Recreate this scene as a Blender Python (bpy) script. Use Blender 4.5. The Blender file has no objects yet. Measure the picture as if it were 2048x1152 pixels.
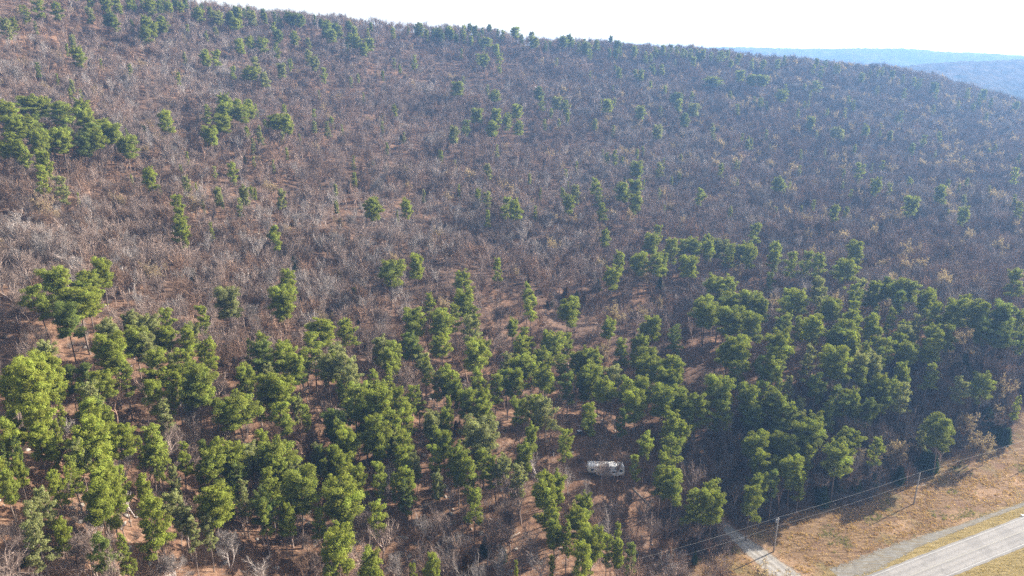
import bpy, math, random
import numpy as np
from math import sin, cos, tan, pi, radians, sqrt, atan2, degrees
from mathutils import Vector, Matrix

# ------------------------------------------------------------------ camera, sky, sun, exposure
S = bpy.context.scene
C = S.collection
F, PITCH, CZ = 1384.0, radians(17.9), 118.0          # focal length in 2048-wide pixels, tilt below level, metres above the road
cam_d = bpy.data.cameras.new('camera')
cam = bpy.data.objects.new('camera', cam_d)
C.objects.link(cam)
cam.location = (0, 0, CZ)
cam.rotation_euler = (pi/2 - PITCH, 0, 0)
cam_d.sensor_width = 36.0
cam_d.lens = 36.0*F/2048.0
cam_d.clip_start = 1.0
cam_d.clip_end = 20000.0
S.camera = cam

SUN_AZ, SUN_EL = radians(60.7), radians(26.5)
world = bpy.data.worlds.new('World')
S.world = world
world.use_nodes = True
wn = world.node_tree
bg = wn.nodes['Background']
sky = wn.nodes.new('ShaderNodeTexSky')
sky.sky_type = 'NISHITA'
sky.sun_disc = False
sky.sun_elevation = SUN_EL
sky.sun_rotation = SUN_AZ
sky.air_density = 1.0
sky.dust_density = 5.0
veil = wn.nodes.new('ShaderNodeHueSaturation')          # thin high cloud: a whiter sky
veil.inputs['Saturation'].default_value = 0.42
wn.links.new(sky.outputs[0], veil.inputs['Color'])
wtc = wn.nodes.new('ShaderNodeTexCoord'); wsep = wn.nodes.new('ShaderNodeSeparateXYZ')
wn.links.new(wtc.outputs['Generated'], wsep.inputs[0])
wr = wn.nodes.new('ShaderNodeValToRGB')                # milky air low over the horizon, clearer overhead
wr.color_ramp.elements[0].position = 0.06; wr.color_ramp.elements[0].color = (1, 1, 1, 1)
wr.color_ramp.elements[1].position = 0.30; wr.color_ramp.elements[1].color = (0.22, 0.22, 0.23, 1)
wn.links.new(wsep.outputs['Z'], wr.inputs[0])
wm = wn.nodes.new('ShaderNodeVectorMath'); wm.operation = 'MULTIPLY'
wn.links.new(veil.outputs[0], wm.inputs[0]); wn.links.new(wr.outputs[0], wm.inputs[1])
ws = wn.nodes.new('ShaderNodeVectorMath'); ws.operation = 'SCALE'; ws.inputs['Scale'].default_value = 2.6
wn.links.new(wm.outputs[0], ws.inputs[0])
wn.links.new(ws.outputs[0], bg.inputs[0])
bg.inputs[1].default_value = SKY_STRENGTH = 0.11

sun_d = bpy.data.lights.new('sun', 'SUN')
sun_d.energy = 5.0
sun_d.angle = radians(0.5)
sun_d.color = (1.0, 0.93, 0.82)
sun = bpy.data.objects.new('sun', sun_d)
C.objects.link(sun)
to_sun = Vector((sin(SUN_AZ)*cos(SUN_EL), cos(SUN_AZ)*cos(SUN_EL), sin(SUN_EL)))
sun.rotation_euler = to_sun.to_track_quat('Z', 'Y').to_euler()
sun.location = (200, 100, 400)

S.view_settings.view_transform = 'Standard'
S.view_settings.look = 'None'
S.view_settings.gamma = 1
S.view_settings.exposure = 1.54
S.cycles.max_bounces = 4
S.cycles.diffuse_bounces = 2
S.cycles.glossy_bounces = 1
S.cycles.transmission_bounces = 2
S.cycles.transparent_max_bounces = 4
S.cycles.volume_bounces = 0
S.cycles.use_adaptive_sampling = False
S.cycles.use_denoising = False                           # the fine twigs stay crisp without it
S.cycles.caustics_reflective = False
S.cycles.caustics_refractive = False

# ------------------------------------------------------------------ rays of the camera and the land they meet
def ray(u, v):
    x = u - 1024.0; y = 576.0 - v
    return np.stack([x + 0*y, F*cos(PITCH) + y*sin(PITCH) + 0*x, y*cos(PITCH) - F*sin(PITCH) + 0*x], -1)
def at_h(u, v, h):
    r = ray(float(u), float(v)); t = (h - CZ)/r[2]
    return np.array([0, 0, CZ]) + t*r
def at_dist(u, v, d):
    r = ray(float(u), float(v)); t = d/np.hypot(r[0], r[1])
    return np.array([0, 0, CZ]) + t*r
def project(p):
    p = np.asarray(p, float)
    x, y, z = p[..., 0], p[..., 1], p[..., 2] - CZ
    zz = y*cos(PITCH) - z*sin(PITCH); yy = y*sin(PITCH) + z*cos(PITCH)
    return 1024 + F*x/zz, 576 - F*yy/zz, zz

LAND = [  # where points of the hillside stand: picture column, row and metres away
(0,1152,128),(0,950,155),(0,750,200),(0,550,262),(0,350,355),(0,150,500),(0,-45,640),
(400,1152,128),(400,950,155),(400,750,202),(400,550,270),(400,350,380),(400,150,570),(400,18,705),
(800,1152,128),(800,950,160),(800,750,212),(800,550,285),(800,350,420),(800,180,620),(800,58,770),
(1200,1000,153),(1200,800,212),(1200,600,295),(1200,400,440),(1200,220,650),(1200,97,840),
(1600,800,220),(1600,650,292),(1600,480,420),(1600,320,610),(1600,200,790),(1600,128,920),
(2048,760,262),(2048,620,340),(2048,480,465),(2048,350,660),(2048,270,830),(2048,220,1000),
(1850,160,950),(1450,114,890),(600,42,740)]
pts = [at_dist(*c) for c in LAND]
pts += [np.array(p, float) for p in [(-480,180,120),(-330,80,80),(-600,420,190),(-160,20,42),(-90,60,30),(-20,60,8),(-40,-60,5),(100,40,0),(250,90,0),
        (420,220,4),(620,420,18),(830,640,52),(-60,-200,0),(-300,-100,40),(300,-100,0),
        (54,158,1.5),(66.6,147,0),(113,167,0),(160,187,0),(210,205,1),(120,150,0),(80,125,0),(160,150,0)]]
PTS = np.array(pts)
def tps(d2): return 0.5*d2*np.log(d2 + 1e-6)
_n = len(PTS)
_A = np.zeros((_n+3, _n+3))
_d2 = ((PTS[:, None, :2] - PTS[None, :, :2])**2).sum(-1)/1e4
_A[:_n, :_n] = tps(_d2) + np.eye(_n)*0.02
_A[:_n, _n] = 1; _A[:_n, _n+1:] = PTS[:, :2]/100
_A[_n:, :_n] = _A[:_n, _n:].T
_W = np.linalg.solve(_A, np.concatenate([PTS[:, 2], [0, 0, 0]]))
def smooth(a, b, x):
    t = np.clip((x - a)/(b - a), 0, 1); return t*t*(3 - 2*t)
_rs = np.random.RandomState(5)
_waves = [(1.1, 95), (0.8, 60), (0.5, 34), (0.3, 21), (0.14, 9), (0.08, 5)]
_wv = []
for amp, wl in _waves:
    for k in range(4):
        a = _rs.rand()*2*pi
        _wv.append((amp*0.6, cos(a)*2*pi/wl/(0.8+0.5*_rs.rand()), sin(a)*2*pi/wl, _rs.rand()*6.28))
def wav(x, y):
    o = 0
    for a, kx, ky, ph in _wv: o = o + a*np.sin(kx*x + ky*y + ph)
    return o
_nz = np.random.RandomState(11).rand(256, 256)
def vnoise(x, y):                                     # smooth value noise 0..1
    xi = np.floor(x).astype(int); yi = np.floor(y).astype(int)
    fx = x - xi; fy = y - yi
    fx = fx*fx*(3-2*fx); fy = fy*fy*(3-2*fy)
    g = lambda i, j: _nz[i % 256, j % 256]
    return (g(xi, yi)*(1-fx)+g(xi+1, yi)*fx)*(1-fy) + (g(xi, yi+1)*(1-fx)+g(xi+1, yi+1)*fx)*fy
def fbm(x, y, n=4):
    o = 0; a = 0.5; tot = 0
    for k in range(n):
        o = o + a*vnoise(x*2**k + 17.3*k, y*2**k + 5.1*k); tot += a; a *= 0.5
    return o/tot
# crest of the ridge by bearing from the viewpoint
_rd = np.array([at_dist(u, v, d) for u, v, d in [(0,-45,640),(250,0,680),(400,18,705),(600,42,740),(800,58,770),(1024,76,808),(1200,97,840),(1450,114,890),(1600,128,920),(1850,160,950),(2048,220,1000)]])
_raz = np.arctan2(_rd[:, 0], _rd[:, 1]); _rr = np.hypot(_rd[:, 0], _rd[:, 1])
# the edge of the wood along the pasture, and the road's own axis
ED = np.array([0.9185, 0.3954]); EN = np.array([-0.3954, 0.9185])
E0 = np.array([66.6, 147.0])
def across(x, y): return (x - E0[0])*EN[0] + (y - E0[1])*EN[1]       # metres uphill of the pole line
def along(x, y): return (x - E0[0])*ED[0] + (y - E0[1])*ED[1]
def edge_off(a): return 6.5 + 2.0*np.sin(a/9.0) + 1.4*np.sin(a/3.7+1) + 2.5*smooth(-30, 10, a) + 4*smooth(50, 100, a)
def land_smooth(x, y):
    x = np.asarray(x, float); y = np.asarray(y, float)
    sh = x.shape; X = x.ravel(); Y = y.ravel()
    out = np.empty(X.size)
    for i in range(0, X.size, 40000):
        xs, ys = X[i:i+40000], Y[i:i+40000]
        d2 = ((xs[:, None]-PTS[None, :, 0])**2 + (ys[:, None]-PTS[None, :, 1])**2)/1e4
        out[i:i+40000] = tps(d2) @ _W[:_n] + _W[_n] + (xs*_W[_n+1] + ys*_W[_n+2])/100
    az = np.arctan2(X, Y); r = np.hypot(X, Y)
    rr = np.interp(az, _raz, _rr)
    over = np.maximum(r - rr, 0)
    # past the crest the land bends over and falls away to the next valley
    hx = X*np.minimum(1, rr/np.maximum(r, 1)); hy = Y*np.minimum(1, rr/np.maximum(r, 1))
    if over.max() > 0:
        k = np.where(over > 0)[0]
        d2 = ((hx[k][:, None]-PTS[None, :, 0])**2 + (hy[k][:, None]-PTS[None, :, 1])**2)/1e4
        hc = tps(d2) @ _W[:_n] + _W[_n] + (hx[k]*_W[_n+1] + hy[k]*_W[_n+2])/100
        o = over[k]
        out[k] = np.maximum(hc + 3*np.exp(-o/25.0) - 3 - 0.32*np.maximum(o-10, 0)**1.02, -25)
    ac = across(X, Y); al = along(X, Y)
    fw = smooth(-62, -20, al)
    out = out*smooth(-70, 70, Y)*(smooth(2, 34, ac)*fw + 1 - fw)
    return np.clip(out, -30, 230).reshape(sh)
# centre lines of the gravel ways: (x, y, half width)
def px0(u, v): return at_h(u, v, 0.0)[:2]
def way(pairs): return [(*((px0(*a)+px0(*b))/2), float(np.hypot(*(px0(*a)-px0(*b)))/2)) for a, b in pairs]
TRACK = way([((1392,1012),(1408,1009)), ((1425,1048),(1447,1042)), ((1452,1072),(1482,1066)), ((1490,1108),(1530,1098)), ((1535,1150),(1588,1138)), ((1590,1200),(1660,1185)), ((1640,1250),(1720,1225))])
STRIP = way([((1655,1140),(1690,1160)), ((1700,1122),(1738,1148)), ((1745,1104),(1800,1118)), ((1800,1082),(1850,1094)), ((1850,1066),(1895,1076)), ((1900,1051),(1935,1060)), ((1960,1031),(1985,1039)), ((2048,1001),(2064,1010)), ((2140,968),(2156,976))])
def way_dist(x, y, W):
    best = np.full(np.shape(x), 1e9)
    for (ax, ay, aw), (bx, by, bw) in zip(W[:-1], W[1:]):
        dx, dy = bx-ax, by-ay
        t = np.clip(((x-ax)*dx+(y-ay)*dy)/(dx*dx+dy*dy), 0, 1)
        best = np.minimum(best, np.hypot(x-ax-t*dx, y-ay-t*dy) - (aw+t*(bw-aw)))
    return best                                        # metres outside the way's edge, negative on it
STRIP = [(x, y, h*f) for (x, y, h), f in zip(STRIP, (1.0, 1.0, 0.85, 0.6, 0.5, 0.45, 0.5, 0.6, 0.6))]
def land(x, y):
    x = np.asarray(x, float); y = np.asarray(y, float)
    ac = across(x, y); al = along(x, y)
    w = 1 - (1-smooth(4, 25, ac))*smooth(-75, -40, al)
    on = np.minimum(np.minimum(way_dist(x, y, TRACK), way_dist(x, y, STRIP)), np.abs(ac+19.9)-4.2)
    q = smooth(1.6, 4.5, on)
    return land_smooth(x, y) + wav(x, y)*w*q + (fbm(x/3.0, y/3.0, 3)-0.5)*0.5*(0.55+0.45*w)*q
def hit(u, v, H=0.0):
    """Where on the land stands something H metres tall whose top is seen at (u, v)."""
    u = np.atleast_1d(np.asarray(u, float)); v = np.atleast_1d(np.asarray(v, float)); H = np.broadcast_to(np.asarray(H, float), u.shape)
    r = ray(u, v); r = r/np.hypot(r[:, 0], r[:, 1])[:, None]
    D = np.concatenate([np.arange(70, 500, 1.5), np.arange(500, 1120, 3.0)])
    X = r[:, 0:1]*D; Y = r[:, 1:2]*D; Z = CZ + r[:, 2:3]*D
    g = land_smooth(X, Y) + H[:, None]
    below = Z <= g
    i = np.where(below.any(1), below.argmax(1), len(D)-1)
    d = D[i]
    px, py = r[:, 0]*d, r[:, 1]*d
    return px, py, d, below.any(1)

# ------------------------------------------------------------------ mesh helpers
def new_mesh(name, V, Fq, mat=None, smooth_=False, attrs=None):
    """V (n,3); Fq (m,3) or (m,4) index array or a list of such arrays."""
    V = np.asarray(V, np.float32)
    blocks = Fq if isinstance(Fq, list) else [Fq]
    blocks = [np.asarray(b, np.int32) for b in blocks if len(b)]
    me = bpy.data.meshes.new(name)
    me.vertices.add(len(V)); me.vertices.foreach_set('co', V.ravel())
    loops = np.concatenate([b.ravel() for b in blocks])
    tot = np.concatenate([np.full(len(b), b.shape[1], np.int32) for b in blocks])
    start = np.concatenate([[0], np.cumsum(tot)[:-1]]).astype(np.int32)
    me.loops.add(len(loops)); me.loops.foreach_set('vertex_index', loops)
    me.polygons.add(len(tot)); me.polygons.foreach_set('loop_start', start); me.polygons.foreach_set('loop_total', tot)
    me.update(calc_edges=True)
    if smooth_: me.polygons.foreach_set('use_smooth', np.ones(len(tot), bool))
    for an, dom, vals in (attrs or []):
        a = me.attributes.new(an, 'FLOAT', dom); a.data.foreach_set('value', np.asarray(vals, np.float32))
    if mat and mat.name in ('needles', 'grey_bark', 'grey_twigs', 'dry_leaves', 'grass_blades'):
        a = me.attributes.new('tint', 'FLOAT_COLOR', 'POINT'); a.data.foreach_set('color', np.ones(4*len(V), np.float32))
    if mat: me.materials.append(mat)
    me.validate()
    return me
def link(name, me, parent=None, loc=None):
    o = bpy.data.objects.new(name, me); C.objects.link(o)
    if parent: o.parent = parent
    if loc is not None: o.location = loc
    return o
def tag(o, label=None, cat=None, group=None, kind=None):
    if label: o['label'] = label
    if cat: o['category'] = cat
    if group: o['group'] = group
    if kind: o['kind'] = kind
    return o
def thing(name, loc, rz=0, label=None, cat=None, group=None):
    o = bpy.data.objects.new(name, None); C.objects.link(o)
    o.empty_display_size = 0.5
    o.location = loc; o.rotation_euler = (0, 0, rz)
    return tag(o, label, cat, group)
class MB:
    """collects boxes, tubes and sheets into one mesh"""
    def __init__(s): s.V = []; s.Q = []; s.T = []; s.n = 0
    def add(s, V, Q=None, T=None):
        V = np.asarray(V, float)
        if Q is not None and len(Q): s.Q.append(np.asarray(Q)+s.n)
        if T is not None and len(T): s.T.append(np.asarray(T)+s.n)
        s.V.append(V); s.n += len(V)
    def box(s, c, d, rz=0, bev=0):
        hx, hy, hz = d[0]/2, d[1]/2, d[2]/2
        if bev <= 0:
            V = np.array([[x, y, z] for z in (-hz, hz) for x, y in ((-hx, -hy), (hx, -hy), (hx, hy), (-hx, hy))])
            Q = [[0,3,2,1],[4,5,6,7],[0,1,5,4],[1,2,6,5],[2,3,7,6],[3,0,4,7]]
        else:
            b = min(bev, hx*.9, hy*.9, hz*.9)
            rings = []
            for z, i in ((-hz, b), (-hz+b, 0), (hz-b, 0), (hz, b)):
                x, y = hx-i, hy-i
                rings += [[-x+b, -y, z], [x-b, -y, z], [x, -y+b, z], [x, y-b, z], [x-b, y, z], [-x+b, y, z], [-x, y-b, z], [-x, -y+b, z]]
            V = np.array(rings)
            Q = [[k*8+i, k*8+(i+1) % 8, k*8+8+(i+1) % 8, k*8+8+i] for k in range(3) for i in range(8)]
            Q += [[0,7,2,1],[7,6,3,2],[6,5,4,3]]
            Q += [[24+a for a in q[::-1]] for q in ([0,7,2,1],[7,6,3,2],[6,5,4,3])]
        ca, sa = cos(rz), sin(rz)
        R = np.array([[ca, -sa, 0], [sa, ca, 0], [0, 0, 1]])
        s.add(V @ R.T + np.array(c), Q)
    def tube(s, P, R, n=5, cap=False):
        P = np.asarray(P, float); R = np.broadcast_to(np.asarray(R, float), (len(P),))
        d = np.gradient(P, axis=0); d /= np.linalg.norm(d, axis=1)[:, None] + 1e-9
        up = np.array([0, 0, 1.0]) if abs(d[0, 2]) < 0.9 else np.array([1.0, 0, 0])
        V = []
        for p, t, r in zip(P, d, R):
            a = np.cross(t, up); a /= np.linalg.norm(a) + 1e-9
            b = np.cross(t, a)
            V += [p + r*(cos(2*pi*k/n)*a + sin(2*pi*k/n)*b) for k in range(n)]
        Q = [[i*n+k, i*n+(k+1) % n, (i+1)*n+(k+1) % n, (i+1)*n+k] for i in range(len(P)-1) for k in range(n)]
        T = []
        if cap:
            V += [P[0], P[-1]]; m = len(P)*n; e = (len(P)-1)*n
            T = [[m, (k+1) % n, k] for k in range(n)] + [[m+1, e+k, e+(k+1) % n] for k in range(n)]
        s.add(V, Q, T)
    def prism(s, poly, y0, y1):
        """outline (x, z) pushed from y0 to y1; a convex-ish outline fanned from its first point"""
        n = len(poly)
        V = [[x, y0, z] for x, z in poly] + [[x, y1, z] for x, z in poly]
        Q = [[i, (i+1) % n, n+(i+1) % n, n+i] for i in range(n)]
        T = [[0, i, i+1] for i in range(1, n-1)]
        T += [[n, n+i+1, n+i] for i in range(1, n-1)]
        s.add(V, Q, T)
    def mesh(s, name, mat, sm=False):
        return new_mesh(name, np.concatenate(s.V), [np.concatenate(b) for b in (s.Q, s.T) if b], mat, sm)
    def build(s, name, mat, parent=None, sm=False, loc=None):
        return link(name, s.mesh(name, mat, sm), parent, loc)

# ------------------------------------------------------------------ materials
def material(name):
    m = bpy.data.materials.new(name); m.use_nodes = True
    nt = m.node_tree; nt.nodes.clear()
    out = nt.nodes.new('ShaderNodeOutputMaterial')
    return m, nt, out
def N(nt, t, **kw):
    n = nt.nodes.new(t)
    for k, v in kw.items():
        if k.startswith('i_'): n.inputs[int(k[2:])].default_value = v
        else: setattr(n, k, v)
    return n
def ramp(nt, src, stops):
    r = nt.nodes.new('ShaderNodeValToRGB')
    e = r.color_ramp.elements
    while len(e) < len(stops): e.new(0.5)
    for el, (p, c) in zip(e, stops):
        el.position = p; el.color = (*c, 1) if len(c) == 3 else c
    nt.links.new(src, r.inputs[0]); return r.outputs[0]
def noise(nt, scale, detail=4, rough=0.6, coord=None):
    n = N(nt, 'ShaderNodeTexNoise'); n.inputs['Scale'].default_value = scale
    n.inputs['Detail'].default_value = detail; n.inputs['Roughness'].default_value = rough
    if coord is not None: nt.links.new(coord, n.inputs['Vector'])
    return n.outputs['Fac']
def mixc(nt, f, a, b, mode='MIX'):
    m = N(nt, 'ShaderNodeMix', data_type='RGBA', blend_type=mode)
    for src, i in ((f, 0), (a, 6), (b, 7)):
        if hasattr(src, 'is_linked') or hasattr(src, 'links'): nt.links.new(src, m.inputs[i])
        else: m.inputs[i].default_value = src if i == 0 else (*src, 1)
    return m.outputs[2]
def math_(nt, op, a, b=0.0, clamp=False):
    m = N(nt, 'ShaderNodeMath', operation=op, use_clamp=clamp)
    for src, i in ((a, 0), (b, 1)):
        if hasattr(src, 'links'): nt.links.new(src, m.inputs[i])
        else: m.inputs[i].default_value = src
    return m.outputs[0]
def bsdf(nt, out, col, rough=0.8, spec=0.2, bump=None, bdist=0.05, metal=0):
    b = N(nt, 'ShaderNodeBsdfPrincipled')
    if hasattr(col, 'links'): nt.links.new(col, b.inputs['Base Color'])
    else: b.inputs['Base Color'].default_value = (*col, 1)
    if hasattr(rough, 'links'): nt.links.new(rough, b.inputs['Roughness'])
    else: b.inputs['Roughness'].default_value = rough
    b.inputs['Specular IOR Level'].default_value = spec
    b.inputs['Metallic'].default_value = metal
    if bump is not None:
        bn = N(nt, 'ShaderNodeBump'); bn.inputs['Strength'].default_value = 1; bn.inputs['Distance'].default_value = bdist
        nt.links.new(bump, bn.inputs['Height']); nt.links.new(bn.outputs[0], b.inputs['Normal'])
    nt.links.new(b.outputs[0], out.inputs[0]); return b
def plain(name, col, rough=0.7, spec=0.3, var=0.15, scale=6, metal=0):
    m, nt, out = material(name)
    tc = N(nt, 'ShaderNodeTexCoord')
    f = noise(nt, scale, 4, 0.6, tc.outputs['Object'])
    c = mixc(nt, f, tuple(x*(1-var) for x in col), tuple(min(1, x*(1+var)) for x in col))
    bsdf(nt, out, c, rough, spec, metal=metal); return m

def foliage_mat(name, fixed=None):
    """needles: the tree's own colour, a little different from clump to clump and tree to tree; thin leaves let some sun through"""
    m, nt, out = material(name)
    oi = N(nt, 'ShaderNodeObjectInfo')
    at = N(nt, 'ShaderNodeAttribute', attribute_name='tone')
    hsv = N(nt, 'ShaderNodeHueSaturation')
    if fixed: hsv.inputs['Color'].default_value = (*fixed, 1)
    else: nt.links.new(mixc(nt, 1.0, oi.outputs['Color'], N(nt, 'ShaderNodeAttribute', attribute_name='tint').outputs['Color'], 'MULTIPLY'), hsv.inputs['Color'])
    v = math_(nt, 'MULTIPLY_ADD', at.outputs['Fac'], 0.75); v.node.inputs[2].default_value = 0.62
    r = math_(nt, 'MULTIPLY_ADD', oi.outputs['Random'], 0.3); r.node.inputs[2].default_value = 0.85
    nt.links.new(math_(nt, 'MULTIPLY', v, r), hsv.inputs['Value'])
    h = math_(nt, 'MULTIPLY_ADD', at.outputs['Fac'], 0.03); h.node.inputs[2].default_value = 0.485
    nt.links.new(h, hsv.inputs['Hue'])
    d = N(nt, 'ShaderNodeBsdfDiffuse'); t = N(nt, 'ShaderNodeBsdfTranslucent')
    nt.links.new(hsv.outputs[0], d.inputs[0])
    tint = mixc(nt, 1.0, hsv.outputs[0], (1.1, 1.1, 0.6), 'MULTIPLY')
    nt.links.new(tint, t.inputs[0])
    mx = N(nt, 'ShaderNodeMixShader'); mx.inputs[0].default_value = 0.5
    nt.links.new(d.outputs[0], mx.inputs[1]); nt.links.new(t.outputs[0], mx.inputs[2])
    nt.links.new(mx.outputs[0], out.inputs[0]); return m
def bark_mat(name, use_obj, col=(0.2, 0.15, 0.12)):
    m, nt, out = material(name)
    tc = N(nt, 'ShaderNodeTexCoord'); oi = N(nt, 'ShaderNodeObjectInfo')
    f = noise(nt, 3.0, 5, 0.7, tc.outputs['Object'])
    c = ramp(nt, f, [(0.3, tuple(x*0.55 for x in col)), (0.7, tuple(x*1.3 for x in col))])
    if use_obj:
        c = mixc(nt, f, (0.65, 0.65, 0.65), (1.25, 1.25, 1.25))
        c = mixc(nt, 1.0, c, mixc(nt, 1.0, oi.outputs['Color'], N(nt, 'ShaderNodeAttribute', attribute_name='tint').outputs['Color'], 'MULTIPLY'), 'MULTIPLY')
    r = math_(nt, 'MULTIPLY_ADD', oi.outputs['Random'], 0.5); r.node.inputs[2].default_value = 0.75
    hs = N(nt, 'ShaderNodeHueSaturation'); nt.links.new(c, hs.inputs['Color']); nt.links.new(r, hs.inputs['Value'])
    bsdf(nt, out, hs.outputs[0], 0.9, 0.1); return m
M_NEEDLE = foliage_mat('needles')
M_BARK = bark_mat('pine_bark', False)
M_WOOD = bark_mat('grey_bark', True)
M_TWIG = bark_mat('grey_twigs', True)
M_LEAF = foliage_mat('dry_leaves', (0.38, 0.30, 0.225))

def ground_mat():
    m, nt, out = material('leaf_litter_and_dry_grass')
    geo = N(nt, 'ShaderNodeNewGeometry'); P = geo.outputs['Position']
    past = N(nt, 'ShaderNodeAttribute', attribute_name='pasture').outputs['Fac']
    verge = N(nt, 'ShaderNodeAttribute', attribute_name='verge').outputs['Fac']
    dirt = N(nt, 'ShaderNodeAttribute', attribute_name='bare').outputs['Fac']
    need = N(nt, 'ShaderNodeAttribute', attribute_name='needle_litter').outputs['Fac']
    n1 = noise(nt, 0.045, 5, 0.6, P); n2 = noise(nt, 0.7, 8, 0.78, P); n3 = noise(nt, 4.0, 3, 0.7, P)
    lit = ramp(nt, n2, [(0.30, (0.06, 0.034, 0.024)), (0.44, (0.125, 0.070, 0.044)), (0.56, (0.20, 0.120, 0.076)), (0.70, (0.32, 0.225, 0.16))])
    lit2 = ramp(nt, n2, [(0.30, (0.045, 0.030, 0.025)), (0.5, (0.105, 0.068, 0.05)), (0.63, (0.17, 0.115, 0.085)), (0.75, (0.25, 0.195, 0.155))])
    woods = mixc(nt, math_(nt, 'ADD', math_(nt, 'MULTIPLY', need, 0.8), math_(nt, 'MULTIPLY', ramp(nt, n1, [(0.5, (0, 0, 0)), (0.66, (1, 1, 1))]), 0.55), True), lit2, lit)
    woods = mixc(nt, n3, woods, mixc(nt, 1.0, woods, (1.5, 1.45, 1.4), 'MULTIPLY'))
    mp = N(nt, 'ShaderNodeMapping'); nt.links.new(P, mp.inputs[0])
    mp.inputs['Rotation'].default_value = (0, 0, -atan2(ED[1], ED[0])); mp.inputs['Scale'].default_value = (0.25, 1.6, 1)
    st = noise(nt, 0.8, 6, 0.7, mp.outputs[0])
    g = ramp(nt, st, [(0.3, (0.085, 0.055, 0.034)), (0.47, (0.175, 0.108, 0.058)), (0.6, (0.26, 0.17, 0.092)), (0.75, (0.36, 0.26, 0.155))])
    pn = noise(nt, 0.09, 4, 0.6, P)
    g = mixc(nt, ramp(nt, pn, [(0.55, (0, 0, 0)), (0.72, (0.75, 0.75, 0.75))]), g, (0.15, 0.14, 0.055))
    rd = noise(nt, 0.13, 4, 0.65, P)
    g = mixc(nt, ramp(nt, rd, [(0.56, (0, 0, 0)), (0.7, (0.8, 0.8, 0.8))]), g, (0.17, 0.10, 0.065))
    vg = ramp(nt, st, [(0.3, (0.12, 0.09, 0.035)), (0.5, (0.24, 0.18, 0.07)), (0.7, (0.34, 0.26, 0.12))])
    g = mixc(nt, verge, g, vg)
    g = mixc(nt, dirt, g, ramp(nt, n2, [(0.3, (0.24, 0.14, 0.08)), (0.7, (0.46, 0.31, 0.19))]))
    c = mixc(nt, past, woods, g)
    hb = math_(nt, 'ADD', n2, math_(nt, 'MULTIPLY', n3, 0.4))
    bsdf(nt, out, c, 0.95, 0.05, hb, 0.35); return m
M_GROUND = ground_mat()

# ------------------------------------------------------------------ the ground, one sheet
def axis(a0, a1, step, lo, hi, grow=1.09):
    m = list(np.arange(a0, a1+step/2, step))
    s = step; p = m[-1]; up = []
    while p < hi: s = min(s*grow, 260); p += s; up.append(p)
    s = step; p = m[0]; dn = []
    while p > lo: s = min(s*grow, 260); p -= s; dn.append(p)
    return np.array(dn[::-1] + m + up)
gx = axis(-150, 240, 1.5, -4600, 4600); gy = axis(78, 330, 1.5, -900, 4900, 1.05)
GX, GY = np.meshgrid(gx, gy)
GZ = land(GX.ravel(), GY.ravel()).reshape(GX.shape)
nx, ny = len(gx), len(gy)
ii = np.arange(nx*ny).reshape(ny, nx)
GQ = np.stack([ii[:-1, :-1], ii[:-1, 1:], ii[1:, 1:], ii[1:, :-1]], -1).reshape(-1, 4)
_ac = across(GX, GY).ravel(); _al = along(GX, GY).ravel()
_pw = 1 - smooth(-1.5, 1.5, _ac - edge_off(_al) + 3.0*(fbm(GX.ravel()/4, GY.ravel()/4, 3)-0.5))
_lim = 8*(fbm(GX.ravel()/8, GY.ravel()/8, 2)-0.5)
_pw = _pw*smooth(-30, -22, _al + 0.55*_ac + _lim)
_verge = 1 - smooth(-12.5, -10.5, _ac + 2.0*(fbm(GX.ravel()/6, GY.ravel()/6, 2)-0.5))
_bare = np.exp(-np.maximum(way_dist(GX.ravel(), GY.ravel(), TRACK), 0)/1.6)*0.9
for bu, bv, br in [(1960,988,3.2),(1985,985,2.0),(1925,1032,2.6),(1905,1040,2),(1790,1062,2.4),(1815,1052,2),(2035,965,4),(2015,990,3),(1600,1140,4)]:
    b = at_h(bu, bv, 0); _bare = np.maximum(_bare, np.exp(-((GX.ravel()-b[0])**2+(GY.ravel()-b[1])**2)/br**2)*fbm(GX.ravel()/1.3, GY.ravel()/1.3, 2)*1.7)
ground = link('ground', new_mesh('ground', np.stack([GX.ravel(), GY.ravel(), GZ.ravel()], -1), GQ, M_GROUND, True,
     [('pasture', 'POINT', _pw), ('verge', 'POINT', _verge), ('bare', 'POINT', np.clip(_bare, 0, 1)), ('needle_litter', 'POINT', np.zeros(GX.size))]))
tag(ground, kind='structure')
def gz(x, y):
    """height of the ground sheet itself (linear between its points)"""
    x = np.atleast_1d(np.asarray(x, float)); y = np.atleast_1d(np.asarray(y, float))
    i = np.clip(np.searchsorted(gx, x)-1, 0, nx-2); j = np.clip(np.searchsorted(gy, y)-1, 0, ny-2)
    fx = (x-gx[i])/(gx[i+1]-gx[i]); fy = (y-gy[j])/(gy[j+1]-gy[j])
    return (GZ[j, i]*(1-fx)+GZ[j, i+1]*fx)*(1-fy) + (GZ[j+1, i]*(1-fx)+GZ[j+1, i+1]*fx)*fy

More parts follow.
